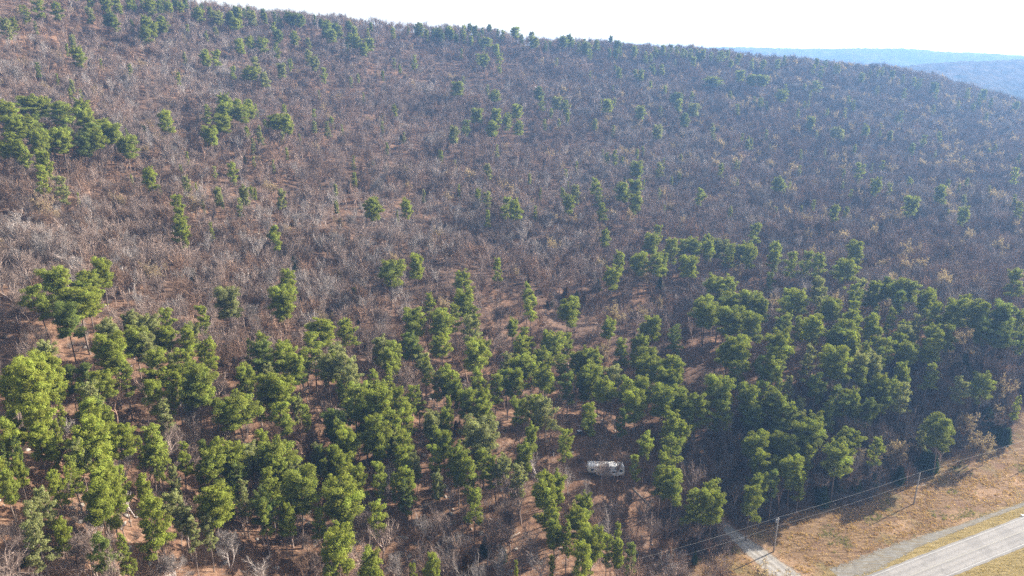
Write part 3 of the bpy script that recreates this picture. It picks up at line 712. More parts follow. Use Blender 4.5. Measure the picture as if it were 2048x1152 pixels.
# ------------------------------------------------------------------ where the pines and cedars stand (x, y, crown width, colour) read in tiles of the view
TILES = [
(0,512,3,"""325 85 170 g;225 155 170 g;490 95 140 g;600 42 130 y;455 175 230 y;380 290 160 d;190 460 130 p;105 530 140 y;215 555 220 y;30 600 140 y;385 575 110 d;30 690 130 y;150 715 230 y;300 640 150 y;640 455 200 y;650 360 130 p;780 350 110 p;860 370 140 p;790 415 150 g;870 470 130 p;985 305 120 g;985 435 110 y;1090 450 120 y;1080 555 160 y;920 565 170 y;720 600 130 g;560 650 140 y;545 730 160 p;930 690 150 y;1040 680 110 y;1150 660 200 g;1240 730 120 g;1230 535 110 y;1210 320 90 y;1355 200 150 p;975 860 110 p;1470 690 120 g;1430 780 220 g;1500 590 80 d;540 870 180 y;190 935 200 y;80 1000 120 y;610 910 110 y;590 850 90 d;510 600 120 d"""),
(0,768,3,"""50 325 170 y;255 320 130 y;350 310 100 y;510 245 150 y;540 285 200 y;690 295 160 y;475 430 110 y;860 240 180 g;930 290 150 g;1055 310 110 y;660 520 110 y;580 590 180 y;640 600 150 y;600 700 190 y;690 640 110 y;880 740 220 y;900 890 120 g;1090 670 160 p;1275 650 190 y;1240 845 110 p;1150 900 90 p;30 570 110 y;30 480 80 d;240 880 170 p;200 800 150 p;370 900 110 y;580 970 150 d;740 960 120 g;1270 290 130 y;1370 285 170 y;1490 330 150 p;1240 395 160 g;1400 440 130 d;1210 330 80 d;1340 400 130 g;440 520 120 g;120 480 90 d"""),
(512,768,3,"""135 280 200 g;20 260 100 y;70 490 150 y;230 515 230 g;40 660 140 d;100 430 150 g;520 260 140 y;530 410 140 y;600 480 110 y;510 555 240 y;520 720 110 y;470 830 90 g;480 905 200 y;430 1040 120 y;660 1035 210 y;710 690 130 y;1050 1095 100 y;940 1135 50 y;1130 275 110 g;1060 225 90 g;1210 325 150 g;1290 415 130 g;1440 390 110 g;1500 395 110 p;1300 570 140 g;1250 190 140 p;1360 200 200 p;1340 350 120 g;1260 90 100 g;1360 90 130 g;470 150 130 d;890 560 100 d;380 350 100 d"""),
(512,512,3,"""195 90 110 y;150 205 150 g;160 280 100 y;800 10 170 g;960 0 100 y;1245 85 110 y;1250 220 130 g;1200 290 110 g;1450 55 80 g;1035 240 90 y;940 325 150 g;1130 300 110 g;1110 355 150 g;1290 300 120 g;1270 400 130 p;1100 485 110 y;940 470 120 d;345 415 160 y;560 395 110 y;745 490 120 p;815 540 120 g;1300 545 160 g;1010 610 110 p;470 535 130 p;540 620 150 p;570 690 140 p;340 505 150 g;40 515 130 y;40 580 150 d;190 590 150 g;60 710 140 y;150 560 110 y;300 620 90 g;130 730 180 y;130 860 150 y;430 640 120 p;730 730 140 g;580 780 170 g;760 810 150 y;870 805 150 y;690 830 170 y;800 900 170 y;910 880 130 y;640 870 160 g;720 960 170 y;850 1020 130 y;460 920 130 d;530 1020 140 y;1085 735 110 p;1165 740 120 y;1330 735 120 g;1430 740 110 g;1370 820 120 y;1500 605 120 p;1510 730 110 d;1050 990 80 g;1120 1045 110 g;20 880 60 y"""),
(1024,512,3,"""90 200 80 g;115 255 110 y;335 270 140 y;600 55 110 y;650 15 70 g;770 10 110 g;850 0 130 g;910 20 80 g;1070 30 110 y;1215 110 130 g;1320 140 100 g;1160 255 110 g;1165 290 170 g;1250 240 110 d;1320 220 150 g;1430 220 130 g;1510 270 90 g;1330 320 180 g;1440 360 130 g;1000 405 110 d;845 405 100 y;100 415 120 y;205 430 110 g;250 445 150 g;340 455 90 g;40 490 100 y;185 540 120 g;110 610 120 g;45 610 120 g;330 570 110 g;430 540 120 y;490 570 100 g;480 640 150 g;610 645 130 p;660 475 120 g;740 495 80 g;800 500 90 g;820 540 140 y;830 620 150 y;960 645 130 g;335 710 120 d;430 745 90 d;690 755 140 g;560 770 120 g;800 770 130 g;930 710 130 g;985 750 130 y;740 860 140 y;890 830 160 g;930 880 170 y;1000 850 130 g;960 960 160 y;1115 880 140 g;1250 785 170 g;1420 810 130 g;1510 780 110 g;1300 520 130 y;1370 550 170 y;1340 680 120 g;1270 890 130 g;120 840 110 p;210 840 140 p;50 860 120 g;20 740 100 g;110 1025 90 g;320 1005 120 y;65 1075 120 y;800 1065 120 g;950 1070 150 g;1460 1040 150 y;1450 900 120 d;1490 690 100 d;200 690 130 g;660 950 90 d"""),
(1024,768,3,"""745 435 70 y;920 430 140 y;970 560 130 g;900 500 130 y;1080 630 150 g;1215 580 150 y;1210 660 150 y;40 420 130 p;200 460 130 y;270 490 120 y;230 560 170 y;260 680 140 y;435 680 110 g;410 760 130 y;425 870 140 y;470 920 150 y;260 840 110 g;330 860 90 g;440 980 160 y;640 865 70 y;575 935 90 y;640 980 80 y;720 1010 90 d;1490 370 140 y;1460 535 110 g;1440 620 130 g;1510 560 80 g;240 1130 50 y;20 1135 40 y"""),
(1536,512,3,"""145 10 100 g;230 20 90 g;300 40 80 g;40 0 70 g;470 40 140 g;15 110 70 d;640 150 110 g;715 145 90 d;815 125 150 g;790 180 110 d;555 160 90 p;160 215 140 g;110 225 90 g;300 190 90 p;330 220 100 p;400 235 120 y;535 280 80 y;650 300 60 p;500 340 90 g;450 400 120 g;495 480 120 y;400 470 110 d;275 380 140 g;130 320 110 g;60 320 110 d;185 360 90 g;845 355 110 y;960 190 100 g;1000 200 60 g;1150 230 140 g;1280 270 140 g;1065 320 70 g;900 330 90 p;1410 310 150 d;1510 330 90 g;1290 395 130 d;1400 420 160 d;1520 490 80 d;1500 120 100 g;665 435 90 g;715 500 110 y;810 470 90 y;850 500 110 y;600 575 100 g;675 600 90 d;630 620 110 p;560 660 100 p;660 690 110 p;100 525 170 y;50 600 130 g;60 700 120 g;240 610 100 p;400 615 180 y;460 660 130 g;300 740 140 d;400 830 150 d;560 730 110 g;650 770 110 y;740 770 110 y;820 790 120 p;810 700 90 g;970 645 110 y;1150 745 110 p;1310 750 130 g;380 910 100 g;50 820 130 g;80 880 150 g;130 780 80 p;200 930 90 p;500 900 90 g;590 900 110 d;520 950 90 g;700 850 100 g;290 990 150 g;240 1010 150 g;130 1060 150 g;1060 985 170 g;470 1040 150 g;540 1060 110 y;660 1090 110 y;940 1030 80 p;1500 870 60 y"""),
(1536,768,3,"""90 300 130 g;430 350 160 g;160 450 130 y;50 430 110 g;40 540 100 d;240 390 100 y;200 560 80 g"""),
(0,160,3,"""25 120 110 y;150 95 150 g;240 100 110 y;60 225 130 g;215 220 100 d;360 155 150 g;480 155 100 y;600 255 120 g;540 280 130 d;680 285 110 g;750 345 120 g;480 320 110 d;350 270 150 d;260 320 100 g;230 460 90 y;240 530 100 y;225 370 80 g;360 590 90 p;890 560 80 y;990 220 100 y;1240 175 70 g;1345 105 90 g;1340 160 110 g;1320 220 110 y;1260 280 110 g;1430 135 90 g;1445 170 110 y;1490 140 80 y;1060 690 100 y;1070 760 100 y;1080 830 90 y;1110 620 50 p;1400 515 70 y;1310 700 60 p;1460 690 70 p;1440 760 50 p;1265 850 40 y;40 340 110 g"""),
(512,160,3,"""125 225 120 y;185 250 80 y;430 250 50 p;20 300 60 p;145 690 60 p;700 725 110 y;900 705 70 y;110 890 100 g;1210 60 90 g;1430 85 60 g;1325 190 80 g;1440 195 70 g;1415 250 80 g;1510 220 60 g;1255 250 60 d;1185 310 70 p;1400 530 50 p;1335 690 40 y;1395 700 55 p;1500 730 70 y;1390 780 50 g"""),
(1024,160,3,"""165 55 60 d;180 110 50 g;30 170 80 g;330 130 50 g;270 120 70 p;575 145 80 y;775 175 70 g;985 85 70 d;1000 130 50 g;1090 155 90 p;1040 215 60 d;35 250 60 y;870 290 70 p;620 440 50 y;570 455 40 g;755 510 90 g;890 505 50 p;495 610 70 g;520 665 65 y;380 640 60 p;665 640 100 g;740 630 90 g;745 720 80 y;340 725 75 g;545 775 60 g;20 740 80 y;135 785 40 g;1130 675 75 g;560 910 60 y;870 865 70 g;840 910 110 y;960 960 90 y;1020 955 80 g;1090 930 110 g;1160 930 80 g;1230 940 110 p;1290 960 80 g;1310 1010 90 y;1420 965 110 g;1465 850 90 g;1360 990 70 p;1190 990 80 y;1250 535 40 y;1420 1040 90 y"""),
(1536,160,3,"""70 600 70 g;545 520 70 g;655 615 70 g;1040 650 80 g;865 720 85 g;395 800 60 y;530 980 110 y;1185 765 70 g;1500 745 70 g;50 1020 80 g;1490 540 60 g;260 230 50 g;420 290 70 p;935 340 40 y;800 200 40 d;575 280 40 g;80 80 80 g;280 20 80 g;870 380 50 d;730 640 40 p"""),
(0,0,2.667,"""130 45 50 g;210 10 75 g;310 35 75 g;480 0 45 g;480 60 60 p;565 5 60 g;620 5 50 g;690 5 45 g;790 20 70 g;580 90 60 d;620 110 50 y;770 95 60 g;800 120 70 y;770 165 65 g;860 95 70 g;700 120 30 d;1050 50 65 g;1150 60 80 p;1250 105 75 g;1340 85 60 p;1240 75 40 g;1400 58 35 d;1540 85 70 d;1600 100 60 d;1270 65 40 g;1460 140 45 y;1480 170 55 d;1570 175 50 y;1740 120 45 g;1740 150 60 d;1770 180 60 g;1860 215 40 d;1895 220 65 g;1945 255 60 g;1970 235 50 g;1275 230 60 y;1330 205 60 y;1390 215 70 g;1475 250 50 g;1095 290 60 y;1150 285 65 y;1365 330 50 p;1330 380 75 y;1410 410 50 p;1650 290 45 p;1680 330 55 p;1725 375 45 y;1500 365 50 p;1240 370 40 g;420 280 80 y;380 190 40 p;195 345 35 d;65 120 40 y;30 120 60 p;900 30 40 g;1100 185 30 p"""),
(768,0,2.667,"""165 305 45 g;535 305 65 g;600 250 40 y;610 300 50 g;800 215 60 g;960 215 60 g;985 205 40 d;1075 245 60 g;1245 230 50 d;1210 200 25 d;1530 243 30 d;560 155 25 d;540 200 70 g;460 145 30 d;420 150 40 g;345 155 45 g;290 150 50 g;190 135 60 g;700 170 60 g;1435 355 40 d;1370 380 40 g;1255 370 35 g;1760 400 100 g;1900 390 50 g;1960 410 60 g;2020 420 70 g;1650 330 30 g"""),
]
CEDAR_TILES = [
(0,512,3,"1350 545 90 d;1156 100 60 o"),(1024,768,3,"955 980 60 g;1100 1010 50 g"),
(1536,512,3,"1210 580 100 r;960 545 70 r;1180 610 140 d;1320 930 120 d;1380 990 120 g;1440 1040 90 d"),
(1536,768,3,"430 540 110 d;540 570 90 d;640 540 80 d;800 500 90 d;960 400 150 d;340 620 100 d;320 590 90 d;1000 440 90 g"),
(0,160,3,"940 755 70 r;830 860 70 r;730 575 50 o;970 965 50 g;1420 460 60 r;1450 420 60 o;40 840 60 r;920 1090 60 o"),
(512,160,3,"60 510 40 r;680 450 70 d;925 450 60 d;375 590 35 d;690 595 40 d;210 830 45 r;345 915 50 r;260 990 40 r;220 1060 60 d;1010 920 35 d;1090 920 35 g;1155 395 50 r;1235 430 40 o;1430 870 70 o;1385 930 50 r;870 345 40 o;345 340 40 d;780 480 50 o;455 670 40 o;560 590 60 o"),
(1024,160,3,"460 930 50 d;535 935 55 d;290 930 50 o;150 940 45 r;1275 850 50 r"),(1536,160,3,"690 900 70 d;320 900 60 d;270 980 60 r;1180 1080 60 r"),
(512,512,3,"260 190 90 r;370 255 70 r;660 460 80 o;620 330 60 o;215 10 60 d;580 150 80 o;1200 1030 60 r"),
(1024,512,3,"325 190 80 r;430 230 60 r;390 210 60 o;230 240 60 o;515 160 60 d;890 150 60 g;95 130 40 r;780 310 60 d"),
(512,768,3,"1265 1020 120 r;740 370 90 r;1370 900 80 d;1480 960 70 g"),(0,768,3,"150 1090 60 o"),
]
BARE_TILES = [
(0,768,3,"850 380 220 m0;1140 350 110 m2;320 670 220 m1;520 830 200 s4;1350 900 160 s4;1450 730 120 m2;1120 80 160 s4;310 100 140 m2;350 230 90 s5;30 900 110 m0;780 650 80 s3;1030 1040 110 s4;430 1080 120 m5;150 950 90 m0;1000 980 90 m3"),
(512,768,3,"760 470 190 s4;570 890 130 s5;650 670 100 s0;920 340 110 m4;1190 850 170 s4;1380 700 130 m0;840 1010 130 s4;1000 960 120 m0;330 980 150 m1;200 760 150 m0;1450 1000 160 s4;20 1020 140 s2;300 90 100 m0;1100 620 110 m0;900 860 100 m3;100 960 110 b0"),
(1024,768,3,"545 440 130 m0;588 450 80 m2;672 392 90 m2;615 440 80 m3;590 470 70 m3;600 740 150 s1;790 820 220 b0;930 760 170 m1;830 650 110 s5;1085 330 130 m2;1350 510 200 m0;340 470 100 s0;330 720 120 b1;50 1000 120 m0;540 300 120 m4;620 370 110 b0;1140 800 120 m2;120 860 120 m1;700 600 110 m5;1200 900 90 b0;850 430 80 m2"),
(1536,768,3,"750 230 200 m0;850 150 160 m1;560 380 180 s0;640 260 160 m0;800 330 200 b8;1040 80 150 m1;1200 160 260 b8;1250 280 220 b9;1400 130 200 m0;870 430 120 b0;330 500 150 m0;1480 90 180 b1;700 440 130 m0;1000 200 160 m0;1130 60 150 b0;1060 330 140 m6;1330 300 160 b9"),
(1536,512,3,"900 700 130 m0;1250 560 180 m1;1000 560 150 m0;1350 640 200 b0;1420 720 180 b9;1050 720 150 m0"),
]
TINT = {'y': ((0.248, 0.275, 0.052), 'yellow-green'), 'g': ((0.245, 0.275, 0.058), 'mid-green'), 'd': ((0.165, 0.200, 0.056), 'deep-green'), 'p': ((0.265, 0.275, 0.115), 'grey-green')}  # deep-green: partly shade on those crowns, put into the needle colour
CTINT = {'d': ((0.050, 0.076, 0.032), 'dark green'), 'g': ((0.055, 0.085, 0.022), 'bright green'), 'o': ((0.075, 0.070, 0.026), 'olive'), 'r': ((0.190, 0.100, 0.022), 'rusty orange')}
WTINT = {'s': ((0.33, 0.285, 0.255), 'silvery'), 'm': ((0.265, 0.200, 0.165), 'grey'), 'b': ((0.240, 0.155, 0.108), 'brownish')}
def read(tiles):
    o = []
    for ox, oy, k, txt in tiles:
        for e in txt.split(';'):
            a = e.split(); o.append((ox+float(a[0])/k, oy+float(a[1])/k, float(a[2])/k, a[3]))
    return o
def stand(rows, Hf):
    """ground points for plants whose tops are seen at given places; size comes out of width and distance"""
    u = np.array([r[0] for r in rows]); v = np.array([r[1] for r in rows]); w = np.array([r[2] for r in rows])
    H = np.full(len(rows), 12.0)
    for _ in range(4):
        x, y, d, ok = hit(u, v, H)
        zz = np.stack([x, y, gz(x, y)+H*0.7], -1); _, _, dep = project(zz)
        W = w*dep/F; H = Hf(W)
    return x, y, W, H, ok

CREST_U = [0,250,400,600,800,1024,1200,1450,1600,1850,2048]; CREST_V = [-45,0,18,42,58,76,97,114,128,160,220]
TX, TY = [float(a[0]) for a in hit(1210, 950, 0.0)[:2]]
def zone(u, v, x, y):
    if np.hypot(x-TX, y-TY) < 13: return 'near the white trailer'
    ac, al = across(x, y), along(x, y)
    if way_dist(np.array(x), np.array(y), TRACK) < 6: return 'beside the gravel track'
    if al > -25 and ac < edge_off(al)+7: return 'at the pasture edge' + (', far right' if u > 1800 else ', mid right' if u > 1600 else '')
    col = ['far left', 'mid left', 'centre left', 'centre right', 'mid right', 'far right'][int(np.clip(u/341.4, 0, 5))]
    if v < np.interp(u, CREST_U, CREST_V)+4: row = 'on the skyline'
    elif v < 290: row = 'high on the slope'
    elif v < 480: row = 'halfway up the slope'
    elif v < 640: row = 'on the lower slope'
    elif v < 800: row = 'atop the pine wood'
    elif v < 960: row = 'within the pine wood'
    else: row = 'along the bottom edge'
    return row + ', ' + col
ORD = ['leftmost', 'second from left', 'third from left', 'fourth from left', 'fifth from left', 'sixth from left', 'seventh from left', 'eighth from left', 'ninth from left', 'tenth from left', 'eleventh from left', 'twelfth from left', 'thirteenth from left', 'fourteenth from left', 'fifteenth from left', 'sixteenth from left']
def set_labels(items, noun, plural):
    """items: (object, attributes, zone, u). What tells one from the others: its look, where it grows, else its turn from the left among its likes there"""
    by = {}
    for it in items: by.setdefault((it[1], it[2]), []).append(it)
    for (at, zo), L in by.items():
        L.sort(key=lambda t: t[3])
        for i, (o, _, _, _) in enumerate(L):
            if len(L) == 1: o['label'] = f'{at} {noun} {zo}'
            else: o['label'] = f"{'rightmost' if i == len(L)-1 else ORD[i]} of the {at} {plural} {zo}"

# ------------------------------------------------------------------ masses of small things, as one object each
def join(meshes, name, tint=(1, 1, 1)):
    V = []; L = []; T = []; MI = []; mats = []; base = 0; attr = []
    for me in meshes:
        co = np.empty(len(me.vertices)*3, np.float32); me.vertices.foreach_get('co', co)
        lv = np.empty(len(me.loops), np.int32); me.loops.foreach_get('vertex_index', lv)
        lt = np.empty(len(me.polygons), np.int32); me.polygons.foreach_get('loop_total', lt)
        if me.materials[0] not in mats: mats.append(me.materials[0])
        tn = np.full(len(me.vertices), 0.5, np.float32)
        if 'tone' in me.attributes: me.attributes['tone'].data.foreach_get('value', tn)
        V.append(co.reshape(-1, 3)); L.append(lv+base); T.append(lt); MI.append(np.full(len(lt), mats.index(me.materials[0]), np.int32)); attr.append(tn); base += len(me.vertices)
    V = np.concatenate(V); L = np.concatenate(L); T = np.concatenate(T)
    me = bpy.data.meshes.new(name)
    me.vertices.add(len(V)); me.vertices.foreach_set('co', V.ravel())
    me.loops.add(len(L)); me.loops.foreach_set('vertex_index', L)
    me.polygons.add(len(T)); me.polygons.foreach_set('loop_start', np.concatenate([[0], np.cumsum(T)[:-1]]).astype(np.int32)); me.polygons.foreach_set('loop_total', T)
    me.polygons.foreach_set('material_index', np.concatenate(MI))
    for m in mats: me.materials.append(m)
    me.update(calc_edges=True)
    a = me.attributes.new('tone', 'FLOAT', 'POINT'); a.data.foreach_set('value', np.concatenate(attr))
    a = me.attributes.new('tint', 'FLOAT_COLOR', 'POINT'); a.data.foreach_set('color', np.concatenate([np.tile(np.array([*[q*(1.45 if m_.materials[0].name == 'grey_bark' else 0.72 if m_.materials[0].name == 'grey_twigs' else 1) for q in tint], 1], np.float32), len(m_.vertices)) for m_ in meshes]))
    return me
def mass(name, P, idx, rot, scale, sources, label=None, cat=None):
    """one object that repeats the source shapes at points P"""
    col = bpy.data.collections.new(name + '_shapes')
    for i, (me, colr) in enumerate(sources):
        col.objects.link(bpy.data.objects.new(f'{name}_shape_{i:03d}', join(me, name, colr)))
    me = bpy.data.meshes.new(name); n = len(P)
    me.vertices.add(n); me.vertices.foreach_set('co', np.asarray(P, np.float32).ravel())
    a = me.attributes.new('idx', 'INT', 'POINT'); a.data.foreach_set('value', np.asarray(idx, np.int32))
    a = me.attributes.new('rot', 'FLOAT_VECTOR', 'POINT'); a.data.foreach_set('vector', np.asarray(rot, np.float32).ravel())
    a = me.attributes.new('siz', 'FLOAT_VECTOR', 'POINT'); a.data.foreach_set('vector', np.asarray(scale, np.float32).ravel())
    o = link(name, me)
    ng = bpy.data.node_groups.new(name, 'GeometryNodeTree')
    ng.interface.new_socket('Geometry', in_out='INPUT', socket_type='NodeSocketGeometry')
    ng.interface.new_socket('Geometry', in_out='OUTPUT', socket_type='NodeSocketGeometry')
    gi = ng.nodes.new('NodeGroupInput'); go = ng.nodes.new('NodeGroupOutput')
    mp = ng.nodes.new('GeometryNodeMeshToPoints')
    ip = ng.nodes.new('GeometryNodeInstanceOnPoints'); ip.inputs['Pick Instance'].default_value = True
    ci = ng.nodes.new('GeometryNodeCollectionInfo'); ci.inputs['Collection'].default_value = col
    ci.inputs['Separate Children'].default_value = True; ci.inputs['Reset Children'].default_value = True
    def att(nm, t):
        k = ng.nodes.new('GeometryNodeInputNamedAttribute'); k.data_type = t; k.inputs['Name'].default_value = nm
        return [s for s in k.outputs if s.enabled and s.name == 'Attribute'][0]
    er = ng.nodes.new('FunctionNodeEulerToRotation')
    l = ng.links.new
    l(gi.outputs[0], mp.inputs['Mesh']); l(mp.outputs[0], ip.inputs['Points']); l(ci.outputs[0], ip.inputs['Instance'])
    l(att('idx', 'INT'), ip.inputs['Instance Index']); l(att('rot', 'FLOAT_VECTOR'), er.inputs[0]); l(er.outputs[0], ip.inputs['Rotation'])
    l(att('siz', 'FLOAT_VECTOR'), ip.inputs['Scale']); l(ip.outputs[0], go.inputs[0])
    md = o.modifiers.new('repeat', 'NODES'); md.node_group = ng
    return tag(o, label, cat, None, 'stuff')

# ------------------------------------------------------------------ pines
rows = read(TILES)
rng = np.random.RandomState(21)
for u in range(130, 2040, 9):                         # small pines along the crest
    if rng.rand() < 0.42 and u < 1480 or rng.rand() < 0.4:
        rows.append((u+rng.uniform(-4, 4), float(np.interp(u, CREST_U, CREST_V)) - rng.uniform(-9, 8)-3, rng.uniform(8, 17) if u < 700 else rng.uniform(8, 14), rng.choice(['g', 'd', 'd', 'y'])))
for _ in range(210):                                   # scattered small pines over the slope
    u = 2048*rng.rand()**0.75; lo = np.interp(u, CREST_U, CREST_V); v = rng.uniform(lo+15, 420)
    rows.append((u, v, rng.uniform(6, 12), rng.choice(['g', 'p', 'y', 'p'])))
BELT = [(0, 660, 420, 1090), (420, 720, 900, 1060), (420, 690, 900, 1000), (640, 760, 930, 960), (900, 640, 1380, 880), (0, 650, 420, 1080), (0, 230, 250, 330), (1700, 560, 1950, 700)]
nb_ = 0
while nb_ < 140:                                        # younger pines between the big ones
    q = BELT[rng.randint(len(BELT))]; u = rng.uniform(q[0], q[2]); v = rng.uniform(q[1], q[3])
    if abs(u-1205) < 70 and 850 < v < 1000: continue
    rows.append((u, v, rng.uniform(22, 36), rng.choice(['y', 'g', 'g', 'p', 'y']))); nb_ += 1
x, y, W, H, ok = stand(rows, lambda W: np.clip(7.8+1.6*W, 5, 19.5))
PINE_XY = np.stack([x, y], -1)
pu, pv = np.array([r[0] for r in rows]), np.array([r[1] for r in rows])
size_px = np.array([r[2] for r in rows])
_sx, _sy = sin(SUN_AZ), cos(SUN_AZ)                    # the clearing's trailer stands in sun: keep what stood in its light out of the list
_t = (PINE_XY[:, 0]-TX)*_sx + (PINE_XY[:, 1]-TY)*_sy; _o = np.abs((PINE_XY[:, 0]-TX)*_sy - (PINE_XY[:, 1]-TY)*_sx)
_zr = gz(np.array([TX]), np.array([TY]))[0] + 3 + _t*tan(SUN_EL); _zt = gz(x, y)
_block = (_t > 1) & (_t < 45) & (_o < 3.4) & (_zr < _zt+H) & (_zr > _zt+H*0.35)
print('in the trailer light', [(round(rows[i][0]), round(rows[i][1]), round(float(_t[i])), round(float(_o[i]), 1)) for i in np.where(_block)[0]])
ok &= ~(_block & (_o < 2.2))
order = np.argsort(-size_px*np.where(pu < -5, 0, 1))
single = set(order[:300].tolist())
items = []; fp = []
for i, (u, v, w, c) in enumerate(rows):
    if not ok[i]: continue
    if W[i] > 7.6: k = rng.choice([3, 4, 12, 4, 2, 9, 3])
    elif W[i] < 4.2: k = rng.choice([5, 6, 8, 1, 7, 0, 11, 10])
    else: k = rng.choice([0, 1, 2, 10, 7, 8, 9, 6, 3, 11, 12, 13])
    k = int(k); me_t, me_c, shp, w0 = PINES[k]
    s = (W[i]/w0*(1.03 if i in single else 1.0), W[i]/w0*(1.03 if i in single else 1.0), H[i]/16.0*(1 if i in single else 1.1)); rz = rng.uniform(0, 6.28)
    P = (x[i], y[i], float(gz(x[i], y[i])[0])-0.12)
    if i in single:
        t = thing('pine_tree', P, rz, None, 'pine tree', 'pines on the wooded hillside'); t.scale = s
        t.rotation_euler = (rng.normal()*0.03, rng.normal()*0.03, rz)
        a = link('trunk', me_t, t); b = link('crown', me_c, t); b.color = (*TINT[c][0], 1)
        hw = 'tall' if H[i] > 15.5 else 'medium' if H[i] > 11.5 else 'small'
        sh = {'round': 'round-crowned', 'broad': 'broad-crowned', 'slim': 'slim', 'tiered': 'tier-crowned'}[shp]
        items.append((t, f'{hw} {sh} {TINT[c][1]}', zone(u, v, x[i], y[i]), u))
    else: fp.append((P, k*4+'ygdp'.index(c), rz, s))
set_labels(items, 'pine', 'pines')
src = []
for me_t, me_c, shp, w0 in PINES:
    j = [me_t, me_c]
    for c in 'ygdp': src.append((j, TINT[c][0]))
mass('far_pines', [f[0] for f in fp], [f[1] for f in fp], [(0, 0, f[2]) for f in fp], [f[3] for f in fp], src, 'small green pines dotted along the crest and high slope', 'far pines')

# fallen needles colour the ground under the pines
_m = np.where((np.abs(GX.ravel()) < 700) & (GY.ravel() > 70) & (GY.ravel() < 1000))[0]
_nl = np.zeros(GX.size)
for c0 in range(0, len(_m), 20000):
    q = _m[c0:c0+20000]; d2 = (GX.ravel()[q][:, None]-PINE_XY[None, :, 0])**2 + (GY.ravel()[q][:, None]-PINE_XY[None, :, 1])**2
    _nl[q] = np.minimum(1, (np.exp(-d2/50.0)).sum(1))
ground.data.attributes['needle_litter'].data.foreach_set('value', _nl.astype(np.float32))

# ------------------------------------------------------------------ cedars
rows = read(CEDAR_TILES)
x, y, W, H, ok = stand(rows, lambda W: np.clip(1.7+1.05*W, 1.8, 7.0))
items = []
for i, (u, v, w, c) in enumerate(rows):
    if not ok[i]: continue
    k = int(rng.randint(3)); me_t, me_c = CEDARS[k]; w0 = (2.6, 3.4, 2.0)[k]
    t = thing('cedar_tree', (x[i], y[i], float(gz(x[i], y[i])[0])-0.05), rng.uniform(0, 6.28), None, 'cedar tree', 'cedars scattered on the hillside')
    t.scale = (W[i]/w0, W[i]/w0, H[i]/5.0)
    link('trunk', me_t, t); b = link('crown', me_c, t); b.color = (*CTINT[c][0], 1)
    items.append((t, f"{'bushy' if k == 1 else 'slender' if k == 2 else 'cone-shaped'} {CTINT[c][1]}", zone(u, v, x[i], y[i]), u))
set_labels(items, 'cedar', 'cedars')
CEDAR_XY = np.array([[a, b] for a, b in zip(x, y)])

# ------------------------------------------------------------------ leafless trees
cand = []
rows = read(BARE_TILES)
x, y, W, H, ok = stand(rows, lambda W: np.clip(5.5+0.75*W, 4.5, 12.5))
for i, (u, v, w, c) in enumerate(rows):
    if ok[i]: cand.append((x[i], y[i], H[i], c[0], int(c[1]), True))
for _ in range(95):
    a_ = rng.uniform(28, 150); c_ = edge_off(a_) + 2 + 34*rng.rand(); p_ = E0 + a_*ED + c_*EN
    cand.append((p_[0], p_[1], rng.uniform(4.5, 8.5), rng.choice(['b', 'b', 'm', 's']), int(rng.choice([0, 1, 4, 6, 8, 9, 9])), True))
FIX = np.array([[c[0], c[1]] for c in cand])
cell = 3.85
axx = np.arange(-480, 760, cell); ayy = np.arange(88, 1010, cell)
AX, AY = np.meshgrid(axx, ayy); AX = AX.ravel() + rng.uniform(-.5, .5, AX.size)*cell; AY = AY.ravel() + rng.uniform(-.5, .5, AY.size)*cell
R = np.hypot(AX, AY); AZ = np.arctan2(AX, AY)
RC = np.interp(AZ, _raz, _rr)
keep = (np.abs(AZ) < radians(45)) & (R < RC+35) & (R > 88)
AX, AY, R = AX[keep], AY[keep], R[keep]
Z0 = gz(AX, AY); U, Vv, D = project(np.stack([AX, AY, Z0+6], -1))
ac, al = across(AX, AY), along(AX, AY)
keep = (U > -160) & (U < 2210) & (Vv < 1260)
keep &= ~((al > -24-0.55*ac) & (ac < edge_off(al)+1.0) & (AY < 420))
keep &= np.hypot(AX-TX, AY-TY+4) > 11.0
keep &= way_dist(AX, AY, TRACK) > 2.5
AX, AY, U, Vv, Z0 = AX[keep], AY[keep], U[keep], Vv[keep], Z0[keep]
dn = fbm(AX/45, AY/45, 3); ac, al = across(AX, AY), along(AX, AY)
dp = np.sqrt(((AX[:, None]-PINE_XY[None, :, 0])**2 + (AY[:, None]-PINE_XY[None, :, 1])**2).min(1))
near_pines = (dp < 5.5)
df = np.sqrt(((AX[:, None]-FIX[None, :, 0])**2 + (AY[:, None]-FIX[None, :, 1])**2).min(1))
dn2 = fbm(AX/110+31, AY/110+7, 2)
p = np.clip(0.60 + 2.2*(dn-0.45) + 1.2*(dn2-0.5), 0.12, 0.97)
p = np.where(Vv > 620, p*0.8, p); p = np.where(near_pines & (Vv > 560), p*0.42, p); p = np.where((Vv < 420), np.maximum(p, 0.5), p); p = np.where(U > 1350, np.maximum(p, np.where(Vv < 640, 0.88, p)), p)
p = np.where((al > 40) & (ac < 40) & (ac > 0), 0.9, p)
keep = (rng.rand(len(AX)) < p) & (dp > 1.6) & (df > 3.0)
AX, AY, U, Vv = AX[keep], AY[keep], U[keep], Vv[keep]
hn = fbm(AX/30+50, AY/30, 2); tn_ = fbm(AX/70+11, AY/70+3, 3)
for i in range(len(AX)):
    h = float(np.clip(rng.normal(10.6, 2.3)+7*(hn[i]-0.5), 4.5, 14.5))
    t = rng.rand() + 0.9*(tn_[i]-0.5); c = 's' if t < 0.14 else 'b' if t > 0.74 else 'm'
    k = int(rng.choice([0, 1, 2, 3, 2, 3, 4, 5, 6, 7, 7]))
    if rng.rand() < (0.065 if U[i] > 1450 else 0.045 if U[i] > 1100 else 0.02): k = int(rng.choice([8, 9])); c = 'b'
    cand.append((AX[i], AY[i], h, c, k, False))
